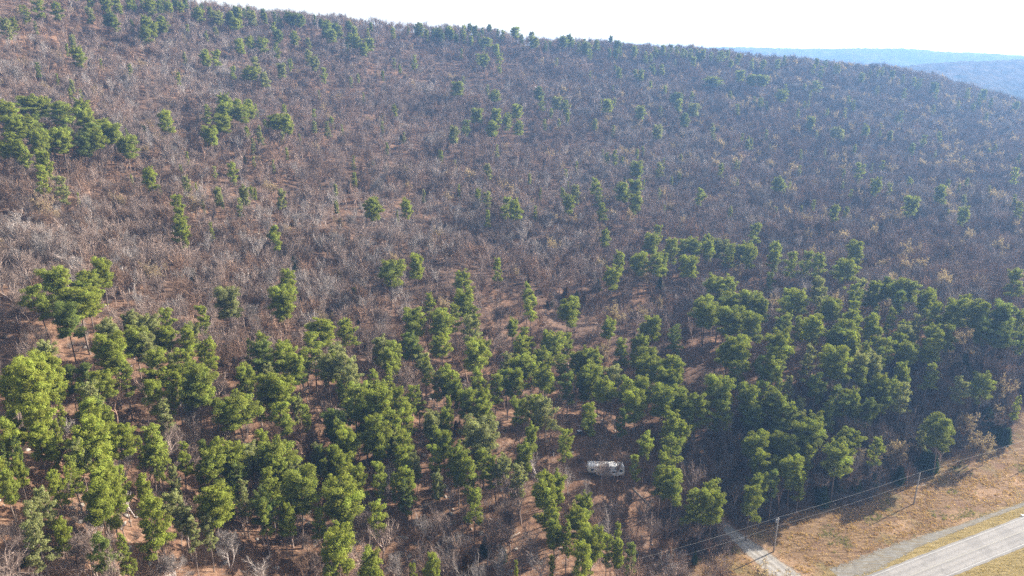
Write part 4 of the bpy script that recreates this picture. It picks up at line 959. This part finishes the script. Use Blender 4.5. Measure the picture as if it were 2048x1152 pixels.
print('leafless trees', len(cand))
CX = np.array([c[0] for c in cand]); CY = np.array([c[1] for c in cand]); CH = np.array([c[2] for c in cand]); CZ0 = gz(CX, CY)
U, Vt, D = project(np.stack([CX, CY, CZ0+CH*0.9], -1))
px = CH/D*np.where((U > 5) & (U < 2043) & (Vt < 1140) & (Vt > 0), 1, 0)*np.array([1.6 if c[5] else 1.0 for c in cand])
single = set(np.argsort(-px)[:300].tolist())
items = []; fp = []
for i, (x_, y_, h, c, k, fixed) in enumerate(cand):
    me_t, me_c, me_l, sty, leafy = BARES[k]
    wd = rng.uniform(0.68, 1.0)*(1.15 if h < 8 else 1.0); s = (h/12.0*wd, h/12.0*wd, h/12.0); rz = rng.uniform(0, 6.28)
    P = (x_, y_, float(CZ0[i])-0.05)
    if i in single:
        t = thing('bare_tree', P, rz, None, 'bare tree', 'leafless oaks among the pines'); t.scale = s
        a = link('trunk', me_t, t); b = link('crown', me_c, t); a.color = (*[q*1.45 for q in WTINT[c][0]], 1); b.color = (*[q*0.72 for q in WTINT[c][0]], 1)
        if me_l: link('dry_leaves', me_l, t)
        hw = 'tall' if h > 9.5 else 'medium' if h > 7 else 'small'
        items.append((t, f"{hw} {sty} {WTINT[c][1]} {'tan-leaved' if leafy else 'leafless'}", zone(U[i], Vt[i], x_, y_), U[i]))
    else: fp.append((P, k*3+'smb'.index(c), rz, s))
set_labels(items, 'tree', 'trees')
src = []
for me_t, me_c, me_l, sty, leafy in BARES:
    j = [m for m in (me_t, me_c, me_l) if m]
    for c in 'smb': src.append((j, WTINT[c][0]))
mass('leafless_woods', [f[0] for f in fp], [f[1] for f in fp], [(0, 0, f[2]) for f in fp], [f[3] for f in fp], src, 'grey leafless oak wood covering the whole hillside', 'bare woods')

# dead standing trunks
items = []
for i, (u, v, h, zn) in enumerate([(80, 372, 9, 's'), (31, 455, 9, 's'), (275, 378, 8, 'm'), (146, 305, 9, 's'), (1285, 597, 7, 's'), (250, 545, 10, 's'), (760, 640, 7, 's'), (1107, 590, 7, 's')]):
    x, y, _, _ = hit(u, v, h*1.0); k = i % 3
    t = thing('dead_tree', (float(x[0]), float(y[0]), float(gz(x, y)[0])-0.1), rng.uniform(0, 6), None, 'dead tree', 'dead standing trunks'); t.scale = (1.2, 1.2, h/9.0); t.rotation_euler = (rng.normal()*0.03, rng.normal()*0.03, 1.0*i)
    a = link('trunk', SNAGS[k][0], t); b = link('limbs', SNAGS[k][1], t); a.color = b.color = (*((0.40, 0.36, 0.33) if zn == 's' else (0.3, 0.26, 0.24)), 1)
    items.append((t, ('pale' if zn == 's' else 'grey') + ' broken-limbed', zone(u, v, float(x[0]), float(y[0])), u))
set_labels(items, 'dead trunk', 'dead trunks')

# ------------------------------------------------------------------ undergrowth, stones, dry grass
n = 26000
th = rng.uniform(-0.72, 0.72, n); rr_ = 88 + (700-88)*rng.rand(n)**0.75
bx, by = np.sin(th)*rr_, np.cos(th)*rr_
ac, al = across(bx, by), along(bx, by)
U, Vv, D = project(np.stack([bx, by, gz(bx, by)], -1))
keep = (U > -60) & (U < 2110) & (Vv < 1200) & ~((al > -24-0.55*ac) & (ac < edge_off(al)-0.5)) & (np.hypot(bx-TX, by-TY+3) > 8.5) & (way_dist(bx, by, TRACK) > 1.5)
keep &= rng.rand(n) < np.clip(0.25+1.6*(fbm(bx/25+9, by/25, 3)-0.4) + 0.4*((al > 0) & (ac < 45)), 0.1, 1)
bx, by = bx[keep], by[keep]
ta = rng.uniform(12, 165, 900); tc_ = edge_off(ta) + rng.uniform(-0.5, 1, 900)*0 + rng.rand(900)**1.4*32 + 0.5      # the thicket above the bank
ta2 = rng.uniform(-20, 12, 160); tc2 = edge_off(ta2) + rng.rand(160)*14 + 0.5
th_ = E0 + np.concatenate([ta, ta2])[:, None]*ED + np.concatenate([tc_, tc2])[:, None]*EN
th_ = th_[way_dist(th_[:, 0], th_[:, 1], TRACK) > 2]
sc = np.concatenate([rng.uniform(0.35, 1.0, len(bx)), rng.uniform(0.9, 2.0, len(th_))])
bx = np.concatenate([bx, th_[:, 0]]); by = np.concatenate([by, th_[:, 1]]); n = len(bx)
mass('undergrowth', np.stack([bx, by, gz(bx, by)-0.05], -1), rng.randint(0, 12, n), np.stack([np.zeros(n), np.zeros(n), rng.uniform(0, 6.28, n)], -1), np.stack([sc*1.25, sc*1.25, sc], -1),
     [([b], WTINT[c][0]) for b in BRUSH for c in 'smb'], 'low leafless brush between the trees', 'undergrowth')
print('brush', n)
def stone(seed):
    rs = np.random.RandomState(seed); V = []; Q = []
    nu, nv = 7, 5
    for j in range(nv):
        f = (j/(nv-1)-0.5)*pi
        for i in range(nu):
            a = i/nu*2*pi; r = 0.5*(1+0.35*rs.normal()*0.6)
            V.append([r*cos(f)*cos(a), 0.8*r*cos(f)*sin(a), 0.5*r*sin(f)+0.1])
    for j in range(nv-1):
        for i in range(nu): Q.append([j*nu+i, j*nu+(i+1) % nu, (j+1)*nu+(i+1) % nu, (j+1)*nu+i])
    return new_mesh('stone', V, np.array(Q), M_ROCK)
M_ROCK = plain('pale_sandstone', (0.34, 0.30, 0.26), 0.9, 0.1, 0.35, 2.5)
ROCKS = [(400,500,60,60),(430,540,50,60),(700,570,80,60),(530,520,60,40),(1190,490,60,30),(1170,560,70,50),(230,545,40,30),(640,700,60,40),(300,1050,300,90),(900,1040,200,80),(560,330,120,60),(760,420,150,80),(1200,840,80,40),(980,420,80,80),(340,330,60,40)]
ru, rv = [], []
for cu, cv, su, sv in ROCKS:
    k = 60; ru += list(cu+rng.normal(size=k)*su*0.6); rv += list(cv+rng.normal(size=k)*sv*0.6)
ru += list(rng.uniform(0, 2048, 500)); rv += list(rng.uniform(320, 1150, 500))
rx, ry, _, okr = hit(np.array(ru), np.array(rv), 0.0)
ac, al = across(rx, ry), along(rx, ry)
okr &= ~((al > -24-0.55*ac) & (ac < edge_off(al))); rx, ry = rx[okr], ry[okr]; n = len(rx)
s = rng.uniform(0.35, 1.5, n)**1.3
mass('rubble', np.stack([rx, ry, gz(rx, ry)], -1), rng.randint(0, 4, n), np.stack([rng.uniform(-.3, .3, n), rng.uniform(-.3, .3, n), rng.uniform(0, 6.28, n)], -1), np.stack([s, s, s*0.8], -1), [([stone(i)], (1, 1, 1)) for i in range(4)], 'pale sandstone rubble between the trees', 'rubble')

def sticks(seed):
    rs = np.random.RandomState(seed); V = []
    for k in range(12):
        a = rs.rand()*6.28; L = rs.uniform(0.3, 1.5); p = np.array([rs.normal()*0.9, rs.normal()*0.9, rs.uniform(0.03, 0.12)]); d = np.array([cos(a), sin(a), rs.normal()*0.12])*L
        w = np.array([-sin(a), cos(a), 0])*rs.uniform(0.015, 0.045)
        V += [p-w, p+w, p+d+w*0.4, p+d-w*0.4]
    return new_mesh('sticks', V, np.arange(48).reshape(12, 4), M_TWIG)
n = 16000
th = rng.uniform(-0.70, 0.62, n); rr_ = 95 + 300*rng.rand(n)
kx, ky = np.sin(th)*rr_, np.cos(th)*rr_
ac, al = across(kx, ky), along(kx, ky)
keep = ~((al > -24-0.55*ac) & (ac < edge_off(al))) & (way_dist(kx, ky, TRACK) > 1) & (np.hypot(kx-TX, ky-TY) > 6)
kx, ky = kx[keep], ky[keep]; n = len(kx); s_ = rng.uniform(0.6, 1.4, n)
mass('litter', np.stack([kx, ky, gz(kx, ky)], -1), rng.randint(0, 12, n), np.stack([rng.normal(size=n)*0.15, rng.normal(size=n)*0.15, rng.uniform(0, 6.28, n)], -1), np.stack([s_]*3, -1),
     [([sticks(i)], c) for i in range(4) for c in ((0.42, 0.37, 0.33), (0.22, 0.15, 0.11), (0.34, 0.22, 0.14))], 'fallen sticks and bark on the forest floor', 'litter')

M_GRASS = foliage_mat('grass_blades')
def tuft(seed):
    rs = np.random.RandomState(seed); V = []
    for k in range(16):
        a = rs.rand()*6.28; p = np.array([rs.normal()*0.16, rs.normal()*0.16, 0]); h = rs.uniform(0.18, 0.42)
        q = p + [cos(a)*h*0.5, sin(a)*h*0.5, h]; w = np.array([-sin(a), cos(a), 0])*0.025
        V += [p-w, p+w, q+w*0.2, q-w*0.2]
    n = len(V)//4
    return new_mesh('tuft', V, np.arange(n*4).reshape(n, 4), M_GRASS, False, [('tone', 'POINT', np.repeat(rs.rand(n), 4))])
n = 30000
ga = rng.uniform(-26, 105, n); gc = rng.uniform(-34, 16, n)
g = E0 + ga[:, None]*ED + gc[:, None]*EN
U, Vv, D = project(np.stack([g[:, 0], g[:, 1], g[:, 0]*0], -1))
keep = (U > 1000) & (U < 2080) & (Vv < 1180) & (gc < edge_off(ga)+1) & (np.abs(gc+19.9) > 4.6) & (way_dist(g[:, 0], g[:, 1], TRACK) > 0.3) & (way_dist(g[:, 0], g[:, 1], STRIP) > 0.2)
keep &= rng.rand(n) < np.clip(0.35 + 2.2*(fbm(ga/5, gc/2.2, 3)-0.45), 0.06, 1)
keep &= ga > -22-0.55*gc
g = g[keep]; gc = gc[keep]; ga = ga[keep]; n = len(g)
s = rng.uniform(0.55, 1.25, n)*np.where(gc < -12, 0.55, 1)
green = fbm(ga/9+3, gc/6, 3)
gi = np.where(gc < -12, 1, np.where(green > 0.66, 3, rng.choice([0, 0, 2], n)))
mass('grass', np.stack([g[:, 0], g[:, 1], gz(g[:, 0], g[:, 1])-0.02], -1), gi*2+rng.randint(0, 2, n), np.stack([np.zeros(n), np.zeros(n), rng.uniform(0, 6.28, n)], -1), np.stack([s, s, s], -1),
     [([tuft(i % 2)], c) for c in ((0.43, 0.29, 0.155), (0.33, 0.24, 0.09), (0.29, 0.165, 0.09), (0.19, 0.185, 0.065)) for i in range(2)], 'dry tan grass on the roadside pasture', 'grass')
print('grass', n)

# ------------------------------------------------------------------ utility poles and wires
M_POLE = plain('weathered_pole', (0.36, 0.32, 0.28), 0.9, 0.1, 0.25, 3)
M_METAL = plain('galvanised', (0.45, 0.46, 0.47), 0.5, 0.5, 0.1, 5, 0.6)
M_PORC = plain('insulator_grey', (0.55, 0.55, 0.54), 0.35, 0.5, 0.1, 5)
M_WIRE = plain('aluminium_wire', (0.30, 0.295, 0.28), 0.6, 0.3, 0.05, 1)
span = np.array([46.7, 20.0])
def pole(x, y, h, label, transformer, bracket, dead_end):
    z = float(gz(x, y)[0])
    rz = atan2(ED[1], ED[0])
    t = thing('utility_pole', (x, y, z), rz, label, 'utility pole', 'wooden poles of the roadside line')
    m = MB(); m.tube([[0, 0, -0.6], [0, 0, h*0.5], [0, 0, h]], [0.19, 0.165, 0.13], 10, True); m.build('post', M_POLE, t, True)
    m = MB(); m.tube([[0, 0, h], [0, 0, h+0.12], [0, 0, h+0.14], [0, 0, h+0.3]], [0.03, 0.03, 0.075, 0.05], 8, True); m.build('insulator', M_PORC, t, True)
    m = MB(); m.tube([[0, -0.15, h-2.0], [0, -0.3, h-2.0]], [0.06, 0.06], 8, True); m.build('insulator', M_PORC, t, True)
    m = MB(); m.tube([[0.17, 0.02, 0], [0.14, 0.02, h-2.1]], [0.012, 0.012], 4); m.build('ground_wire', M_METAL, t)
    if transformer:
        m = MB(); m.tube([[0, 0.42, h-1.55], [0, 0.42, h-1.5], [0, 0.42, h-0.75], [0, 0.42, h-0.68]], [0.2, 0.24, 0.24, 0.18], 14, True)
        tr = m.build('transformer', plain('transformer_grey', (0.42, 0.44, 0.45), 0.45, 0.5, 0.08, 3), t, True)
        m = MB(); m.tube([[0.06, 0.42, h-0.68], [0.06, 0.42, h-0.42]], [0.05, 0.03], 8, True); m.build('bushing', M_PORC, tr, True)
        m = MB(); m.box([0, 0.17, h-1.0], [0.12, 0.16, 0.08]); m.box([0, 0.17, h-1.4], [0.12, 0.16, 0.08]); m.build('mount', M_METAL, t)
        m = MB(); m.box([0, 0, h-0.45], [0.9, 0.1, 0.1], 0, 0.01); m.build('crossarm', M_POLE, t)
        for sx in (-0.38, 0.38):
            m = MB(); m.tube([[sx, 0, h-0.4], [sx, 0, h-0.18]], [0.05, 0.035], 8, True); m.build('insulator', M_PORC, t, True)
        m = MB(); m.tube([[0.2, 0.1, h-2.6], [0.5, 0.25, h-3.4], [0.35, 0.2, h-4.2]], [0.03, 0.03, 0.03], 5); m.build('cable', M_METAL, t)
    if bracket:
        m = MB(); m.tube([[0, 0, h*0.6], [0.9, -0.5, h*0.62], [1.9, -0.9, h*0.63]], [0.035, 0.03, 0.03], 6, True); m.build('bracket', M_METAL, t)
    return np.array([x, y, z+h+0.3]), np.array([x-EN[0]*-0.0, y, z+h-2.0]) + np.array([-0.3*EN[0], -0.3*EN[1], 0])
p1 = E0; p2 = np.array([113.3, 167.05])
tops = {}
# the pole at the foot of the wood: only its upper part shows above the bottom edge
best = min(np.linspace(0.7, 1.25, 200), key=lambda k: abs(project(np.array([*(p1-span*k), float(gz(*(p1-span*k))[0])+10]))[0]-1262))
p3 = p1 - span*best
z3 = float(gz(*p3)[0])
h3 = min(np.linspace(6.5, 15, 300), key=lambda h: abs(project(np.array([*p3, z3+h]))[1]-1125))
p4 = p2 + span*1.15; p0_ = p3 - span*1.1
A = [(p0_, 10.0, None), (p3, float(h3), 'plain weathered pole poking up from brush at the bottom edge'), (p1, 10.0, 'weathered pole with grey transformer beside the gravel track'), (p2, 10.0, 'slim plain pole standing alone in the dry pasture with long shadow'), (p4, 10.0, None)]
P_top = []; P_low = []
for i, (p, h, lab) in enumerate(A):
    if lab:
        a, b = pole(p[0], p[1], h, lab, i == 2, i == 3, False)
    else:
        z = float(gz(*p)[0]); a = np.array([p[0], p[1], z+h+0.3]); b = np.array([p[0]-0.3*EN[0], p[1]-0.3*EN[1], z+h-2])
        a, b = pole(p[0], p[1], h, 'plain pole carrying the line on beyond the ' + ('pasture' if i == 4 else 'brush'), False, False, False)
    P_top.append(a); P_low.append(b)
print('pole heights', h3, z3)
def wire(name, pts, sag, r, label):
    m = MB(); L = []
    for a, b in zip(pts[:-1], pts[1:]):
        for k in range(20):
            t = k/20; L.append(a+(b-a)*t - np.array([0, 0, 4*sag*t*(1-t)]))
    L.append(pts[-1]); m.tube(L, r, 4)
    return tag(m.build(name, M_WIRE), label, 'power line', 'wires of the roadside line')
wire('power_line', P_top, 0.45, 0.02, 'upper pale wire strung from pole top to pole top')
wire('power_line', P_low, 0.45, 0.016, 'lower thinner wire strung two metres below the pole tops')

# ------------------------------------------------------------------ travel trailer in the clearing
la, lb = hit(1176, 944, 0.0), hit(1244, 957, 0.0)
ang = atan2(float(lb[1][0]-la[1][0]), float(lb[0][0]-la[0][0]))
ang = max(-0.55, min(0.1, ang))
tz = float(gz(TX, TY)[0])
T = thing('travel_trailer', (TX, TY, tz), ang, 'white travel trailer with raised front parked in the clearing', 'travel trailer')
M_SHELL = plain('white_shell', (0.84, 0.84, 0.83), 0.45, 0.4, 0.05, 1.5)
M_ROOF = plain('roof_membrane', (0.78, 0.77, 0.75), 0.8, 0.2, 0.18, 1.2)
M_GLASS = plain('dark_window', (0.015, 0.02, 0.025), 0.12, 0.6, 0.2, 2)
M_TRIM = plain('grey_trim', (0.30, 0.32, 0.35), 0.5, 0.3, 0.1, 2)
M_TYRE = plain('tyre_rubber', (0.02, 0.02, 0.02), 0.9, 0.2, 0.2, 5)
M_RIM = plain('wheel_rim', (0.5, 0.5, 0.5), 0.4, 0.5, 0.1, 5, 0.5)
M_DARK = plain('dark_frame', (0.03, 0.03, 0.035), 0.7, 0.2, 0.2, 4)
L2, W2 = 5.0, 1.25
# outline along its length: raised front over the hitch at the left end
out_ = [(-L2+0.35, 3.45), (-L2+0.05, 2.9), (-L2, 2.1), (-L2+0.25, 1.5), (-L2+2.35, 1.42), (-L2+2.6, 0.62), (L2-0.15, 0.62), (L2, 0.8), (L2, 3.05), (L2-0.2, 3.22), (0.5, 3.30)]
m = MB(); n_ = len(out_)
V = [[x, -W2, z] for x, z in out_] + [[x, W2, z] for x, z in out_]
Q = [[i, n_+i, n_+(i+1) % n_, (i+1) % n_] for i in range(n_) if i not in (8, 9, 10)]
m.add(V, Q); 
import mathutils
tri = mathutils.geometry.tessellate_polygon([[Vector((x, z, 0)) for x, z in out_]])
m.T.append(np.array([list(t) for t in tri])); m.T.append(np.array([[n_+t[2], n_+t[1], n_+t[0]] for t in tri]))
me = m.mesh('shell', M_SHELL)
bm_ = __import__('bmesh').new(); bm_.from_mesh(me); __import__('bmesh').ops.recalc_face_normals(bm_, faces=bm_.faces); bm_.to_mesh(me); bm_.free()
body = link('body', me, T)
m = MB(); rp = [(-L2+0.35, 3.45), (0.5, 3.30), (L2-0.2, 3.22)]
top = [(-L2+0.3, 3.44)] + [(0.5, 3.31), (L2-0.18, 3.23), (L2, 3.07)]
Vr = [[x, s*(W2+0.03), z+0.02] for s in (-1, 1) for x, z in top] + [[x, s*(W2+0.03), z-0.06] for s in (-1, 1) for x, z in top]
Qr = [[i, i+1, 4+i+1, 4+i] for i in range(3)] + [[i, 8+i, 8+i+1, i+1] for i in range(3)] + [[4+i, 4+i+1, 12+i+1, 12+i] for i in range(3)]
m.add(Vr, Qr); roof = m.build('roof', M_ROOF, T)
m = MB(); m.box([0.6, 0, 3.50], [0.95, 0.7, 0.32], 0, 0.08); m.build('air_conditioner', M_SHELL, roof)
for vx, vy in ((-2.6, 0.3), (2.6, -0.2)):
    m = MB(); m.box([vx, vy, 3.43 if vx < 0 else 3.36], [0.42, 0.42, 0.14], 0, 0.03); m.build('roof_vent', M_ROOF, roof)
yn = -W2
for x, z, w, h in ((-3.75, 2.35, 0.75, 0.55), (-1.9, 1.35, 0.34, 0.28), (4.15, 1.95, 0.8, 0.6), (2.3, 2.2, 0.9, 0.5)):
    m = MB(); m.box([x, yn-0.015, z], [w+0.12, 0.05, h+0.12], 0, 0.015); fr = m.build('window', M_TRIM, T)
    m = MB(); m.box([x, yn-0.035, z], [w, 0.03, h], 0, 0.01); m.build('pane', M_GLASS, fr)
m = MB(); m.box([0.9, yn-0.02, 1.72], [0.72, 0.05, 1.85], 0, 0.02); dr = m.build('door', M_SHELL, T)
m = MB(); m.box([0.9, yn-0.05, 2.2], [0.38, 0.02, 0.5], 0, 0.008); m.build('pane', M_GLASS, dr)
m = MB(); m.box([1.17, yn-0.06, 1.7], [0.05, 0.05, 0.18], 0, 0.01); m.build('handle', M_DARK, dr)
m = MB(); m.box([2.4, yn-0.33, 1.65], [2.5, 0.68, 1.5], 0, 0.03); so = m.build('slide_out', M_SHELL, T)
m = MB(); m.box([2.0, yn-0.69, 2.0], [1.0, 0.04, 0.5], 0, 0.01); m.build('pane', M_GLASS, so)
m = MB(); m.tube([[-2.2, yn-0.12, 3.05], [0.4, yn-0.12, 3.0]], [0.08, 0.08], 8, True); m.build('awning', M_TRIM, T, True)
m = MB()
for z in (1.15, 1.02): m.box([0.6-4.0 if z > 1.1 else 0.0, yn-0.004, z+0.0], [0.0001+3.0, 0.012, 0.06] if z < 1.1 else [0.6, 0.012, 0.06])
m.build('stripe', M_TRIM, T)
for s in (-1, 1):
    for wx in (-0.2, 0.75):
        m = MB(); m.tube([[wx, s*(W2-0.32), 0.36], [wx, s*(W2-0.08), 0.36]], [0.36, 0.36], 18, True); w = m.build('wheel', M_TYRE, T, True)
        m = MB(); m.tube([[wx, s*(W2-0.1), 0.36], [wx, s*(W2-0.06), 0.36]], [0.2, 0.17], 14, True); m.build('rim', M_RIM, w, True)
m = MB()
for s in (-1, 1): m.box([0.9, s*0.75, 0.55], [7.8, 0.12, 0.16])
m.box([0.3, 0, 0.40], [0.1, 2.0, 0.1]); m.build('chassis', M_DARK, T)
for x, y in ((-2.3, -0.8), (-2.3, 0.8), (4.4, -0.8), (4.4, 0.8)):
    m = MB(); m.tube([[x, y, 0.02], [x, y, 0.6 if x > 0 else 1.45]], [0.05, 0.05], 6, True); m.box([x, y, 0.02], [0.3, 0.3, 0.05]); m.build('jack', M_DARK, T)
m = MB(); m.tube([[-4.1, 0, 1.45], [-4.1, 0, 0.95]], [0.09, 0.07], 8, True); m.build('hitch_pin', M_DARK, T)
for z, dy in ((0.42, 0.25), (0.22, 0.5)):
    m = MB(); m.box([0.9, yn-dy, z], [0.7, 0.26, 0.05]); m.build('step', M_METAL, T)

# ------------------------------------------------------------------ small things round the clearing and the pasture
def ground_at(u, v):
    x, y, _, _ = hit(u, v, 0.0); return float(x[0]), float(y[0]), float(gz(x, y)[0])
x, y, z = ground_at(1159, 879)
b = thing('storage_cart', (x, y, z), 0.5, 'dark boxy cart with a pale lid standing between pine trunks', 'cart')
m = MB(); m.box([0, 0, 0.62], [1.5, 0.95, 0.7], 0, 0.06); m.build('box', M_DARK, b)
m = MB(); m.box([-0.1, 0, 1.01], [1.3, 0.98, 0.1], 0.03, 0.03); m.build('lid', plain('faded_blue_white', (0.5, 0.56, 0.64), 0.6, 0.3), b)
for sx in (-0.5, 0.5):
    for sy in (-0.48, 0.48):
        m = MB(); m.tube([[sx, sy-0.07, 0.26], [sx, sy+0.07, 0.26]], [0.26, 0.26], 12, True); m.build('wheel', M_TYRE, b, True)
m = MB(); m.tube([[0.75, 0, 0.55], [1.2, 0, 0.75], [1.35, 0, 1.0]], [0.03, 0.03, 0.03], 6, True); m.build('handle', M_METAL, b)
x, y, z = ground_at(1195, 903)
b = thing('bucket', (x, y, z), 0, 'white plastic bucket on the ground behind the trailer', 'bucket')
m = MB(); m.tube([[0, 0, 0.02], [0, 0, 0.05], [0, 0, 0.75], [0, 0, 0.8]], [0.3, 0.32, 0.38, 0.40], 16, True); m.build('tub', M_SHELL, b, True)
m = MB(); m.tube([[0.4*cos(a), 0.05, 0.72+0.3*sin(a)] for a in np.linspace(0, pi, 9)], 0.015, 4); m.build('handle', M_METAL, b)
x, y, z = ground_at(1107, 918)
b = thing('marker_post', (x, y, z), 0, 'short white marker post among pine trunks left of the trailer', 'marker post')
m = MB(); m.tube([[0, 0, -0.1], [0, 0, 1.5], [0, 0, 1.56]], [0.07, 0.07, 0.04], 8, True); m.build('post', M_SHELL, b, True)
m = MB(); m.box([0, -0.09, 1.2], [0.3, 0.03, 0.4], 0, 0.01); m.build('plate', plain('pale_plate', (0.6, 0.66, 0.74), 0.5, 0.3), b)
x, y, z = ground_at(1668, 1019)
b = thing('marker_post', (x, y, z), 0, 'thin white-capped marker post at the shaded pasture edge', 'marker post')
m = MB(); m.tube([[0, 0, -0.1], [0, 0, 1.1]], [0.035, 0.035], 6, True); m.build('post', M_METAL, b, True)
m = MB(); m.tube([[0, 0, 1.1], [0, 0, 1.32], [0, 0, 1.36]], [0.075, 0.075, 0.04], 8, True); m.build('cap', M_SHELL, b, True)
x, y, z = ground_at(2043, 1035)
m = MB()
rs = np.random.RandomState(3)
for k in range(5): m.box([rs.normal()*0.2, rs.normal()*0.15, 0.12+0.05*k], [0.5-0.05*k, 0.4-0.04*k, 0.12], rs.rand()*3, 0.04)
o = m.build('litter_bag', M_SHELL, None, False, (x, y, z)); tag(o, 'crumpled white bag lying on the road verge', 'bag')
# loose poles and fallen trunks
M_LOG = plain('fallen_wood', (0.36, 0.31, 0.27), 0.95, 0.1, 0.35, 3)
def log(u, v, L, r, a, label, fork=True):
    x, y, z = ground_at(u, v); m = MB(); rs = np.random.RandomState(int(u))
    d = np.array([cos(a), sin(a)]); P = []
    for k in range(7):
        q = np.array([x, y]) + d*L*(k/6-0.5); P.append([q[0]-x, q[1]-y, float(gz(*q)[0])-z+r*0.8+0.05*rs.rand()])
    m.tube(P, np.linspace(r, r*0.45, 7), 7, True)
    if fork:
        for k in (3, 4, 5):
            s = rs.choice([-1, 1]); e = np.array([-d[1]*s+d[0]*0.7, d[0]*s+d[1]*0.7])
            p = np.array(P[k]); m.tube([p, p+[e[0]*L*0.14, e[1]*L*0.14, 0.35], p+[e[0]*L*0.24, e[1]*L*0.24, 0.3]], [r*0.4, r*0.25, 0.02], 4)
    o = m.build('fallen_log', M_LOG, None, True, (x, y, z)); tag(o, label, 'fallen log', 'fallen logs in the wood')
log(1258, 944, 5.5, 0.09, 0.15, 'thin pale pole lying right of the trailer', False)
log(1290, 1000, 8, 0.16, -0.7, 'forked grey log lying downhill of the trailer')
log(1160, 958, 5, 0.10, 0.05, 'short straight log on the ground under the trailer front', False)
log(640, 570, 7, 0.2, 0.1, 'dark straight log in the rocky opening halfway up')
log(695, 640, 6, 0.16, 1.0, 'pale leaning log on the lower slope above the pines')
log(905, 1034, 8, 0.16, 0.35, 'long thin log in the shadowed gap near the bottom edge')
log(1010, 1075, 9, 0.17, 0.65, 'crooked log on open litter near the bottom centre')
log(165, 985, 6, 0.14, 0.4, 'small branchy log in the lower left pines')
log(560, 815, 6, 0.14, 0.5, 'grey log at the edge of the small grassy opening')

# ------------------------------------------------------------------ air: an even pale haze round the whole place, the sky outside it
m = MB(); m.box([0, 2000, (-40+222)/2.0], [10400, 6800, 262]); 
hz = m.build('haze', None); hz.data.materials.clear()
mh = bpy.data.materials.new('haze'); mh.use_nodes = True
nt = mh.node_tree; nt.nodes.clear()
o_ = nt.nodes.new('ShaderNodeOutputMaterial'); pv = nt.nodes.new('ShaderNodeVolumePrincipled')
pv.inputs['Color'].default_value = (0.27, 0.53, 1.0, 1); pv.inputs['Density'].default_value = HAZE = 0.00021
pv.inputs['Anisotropy'].default_value = 0.25
nt.links.new(pv.outputs[0], o_.inputs['Volume'])
hz.data.materials.append(mh); tag(hz, kind='stuff')
hz.data.update()
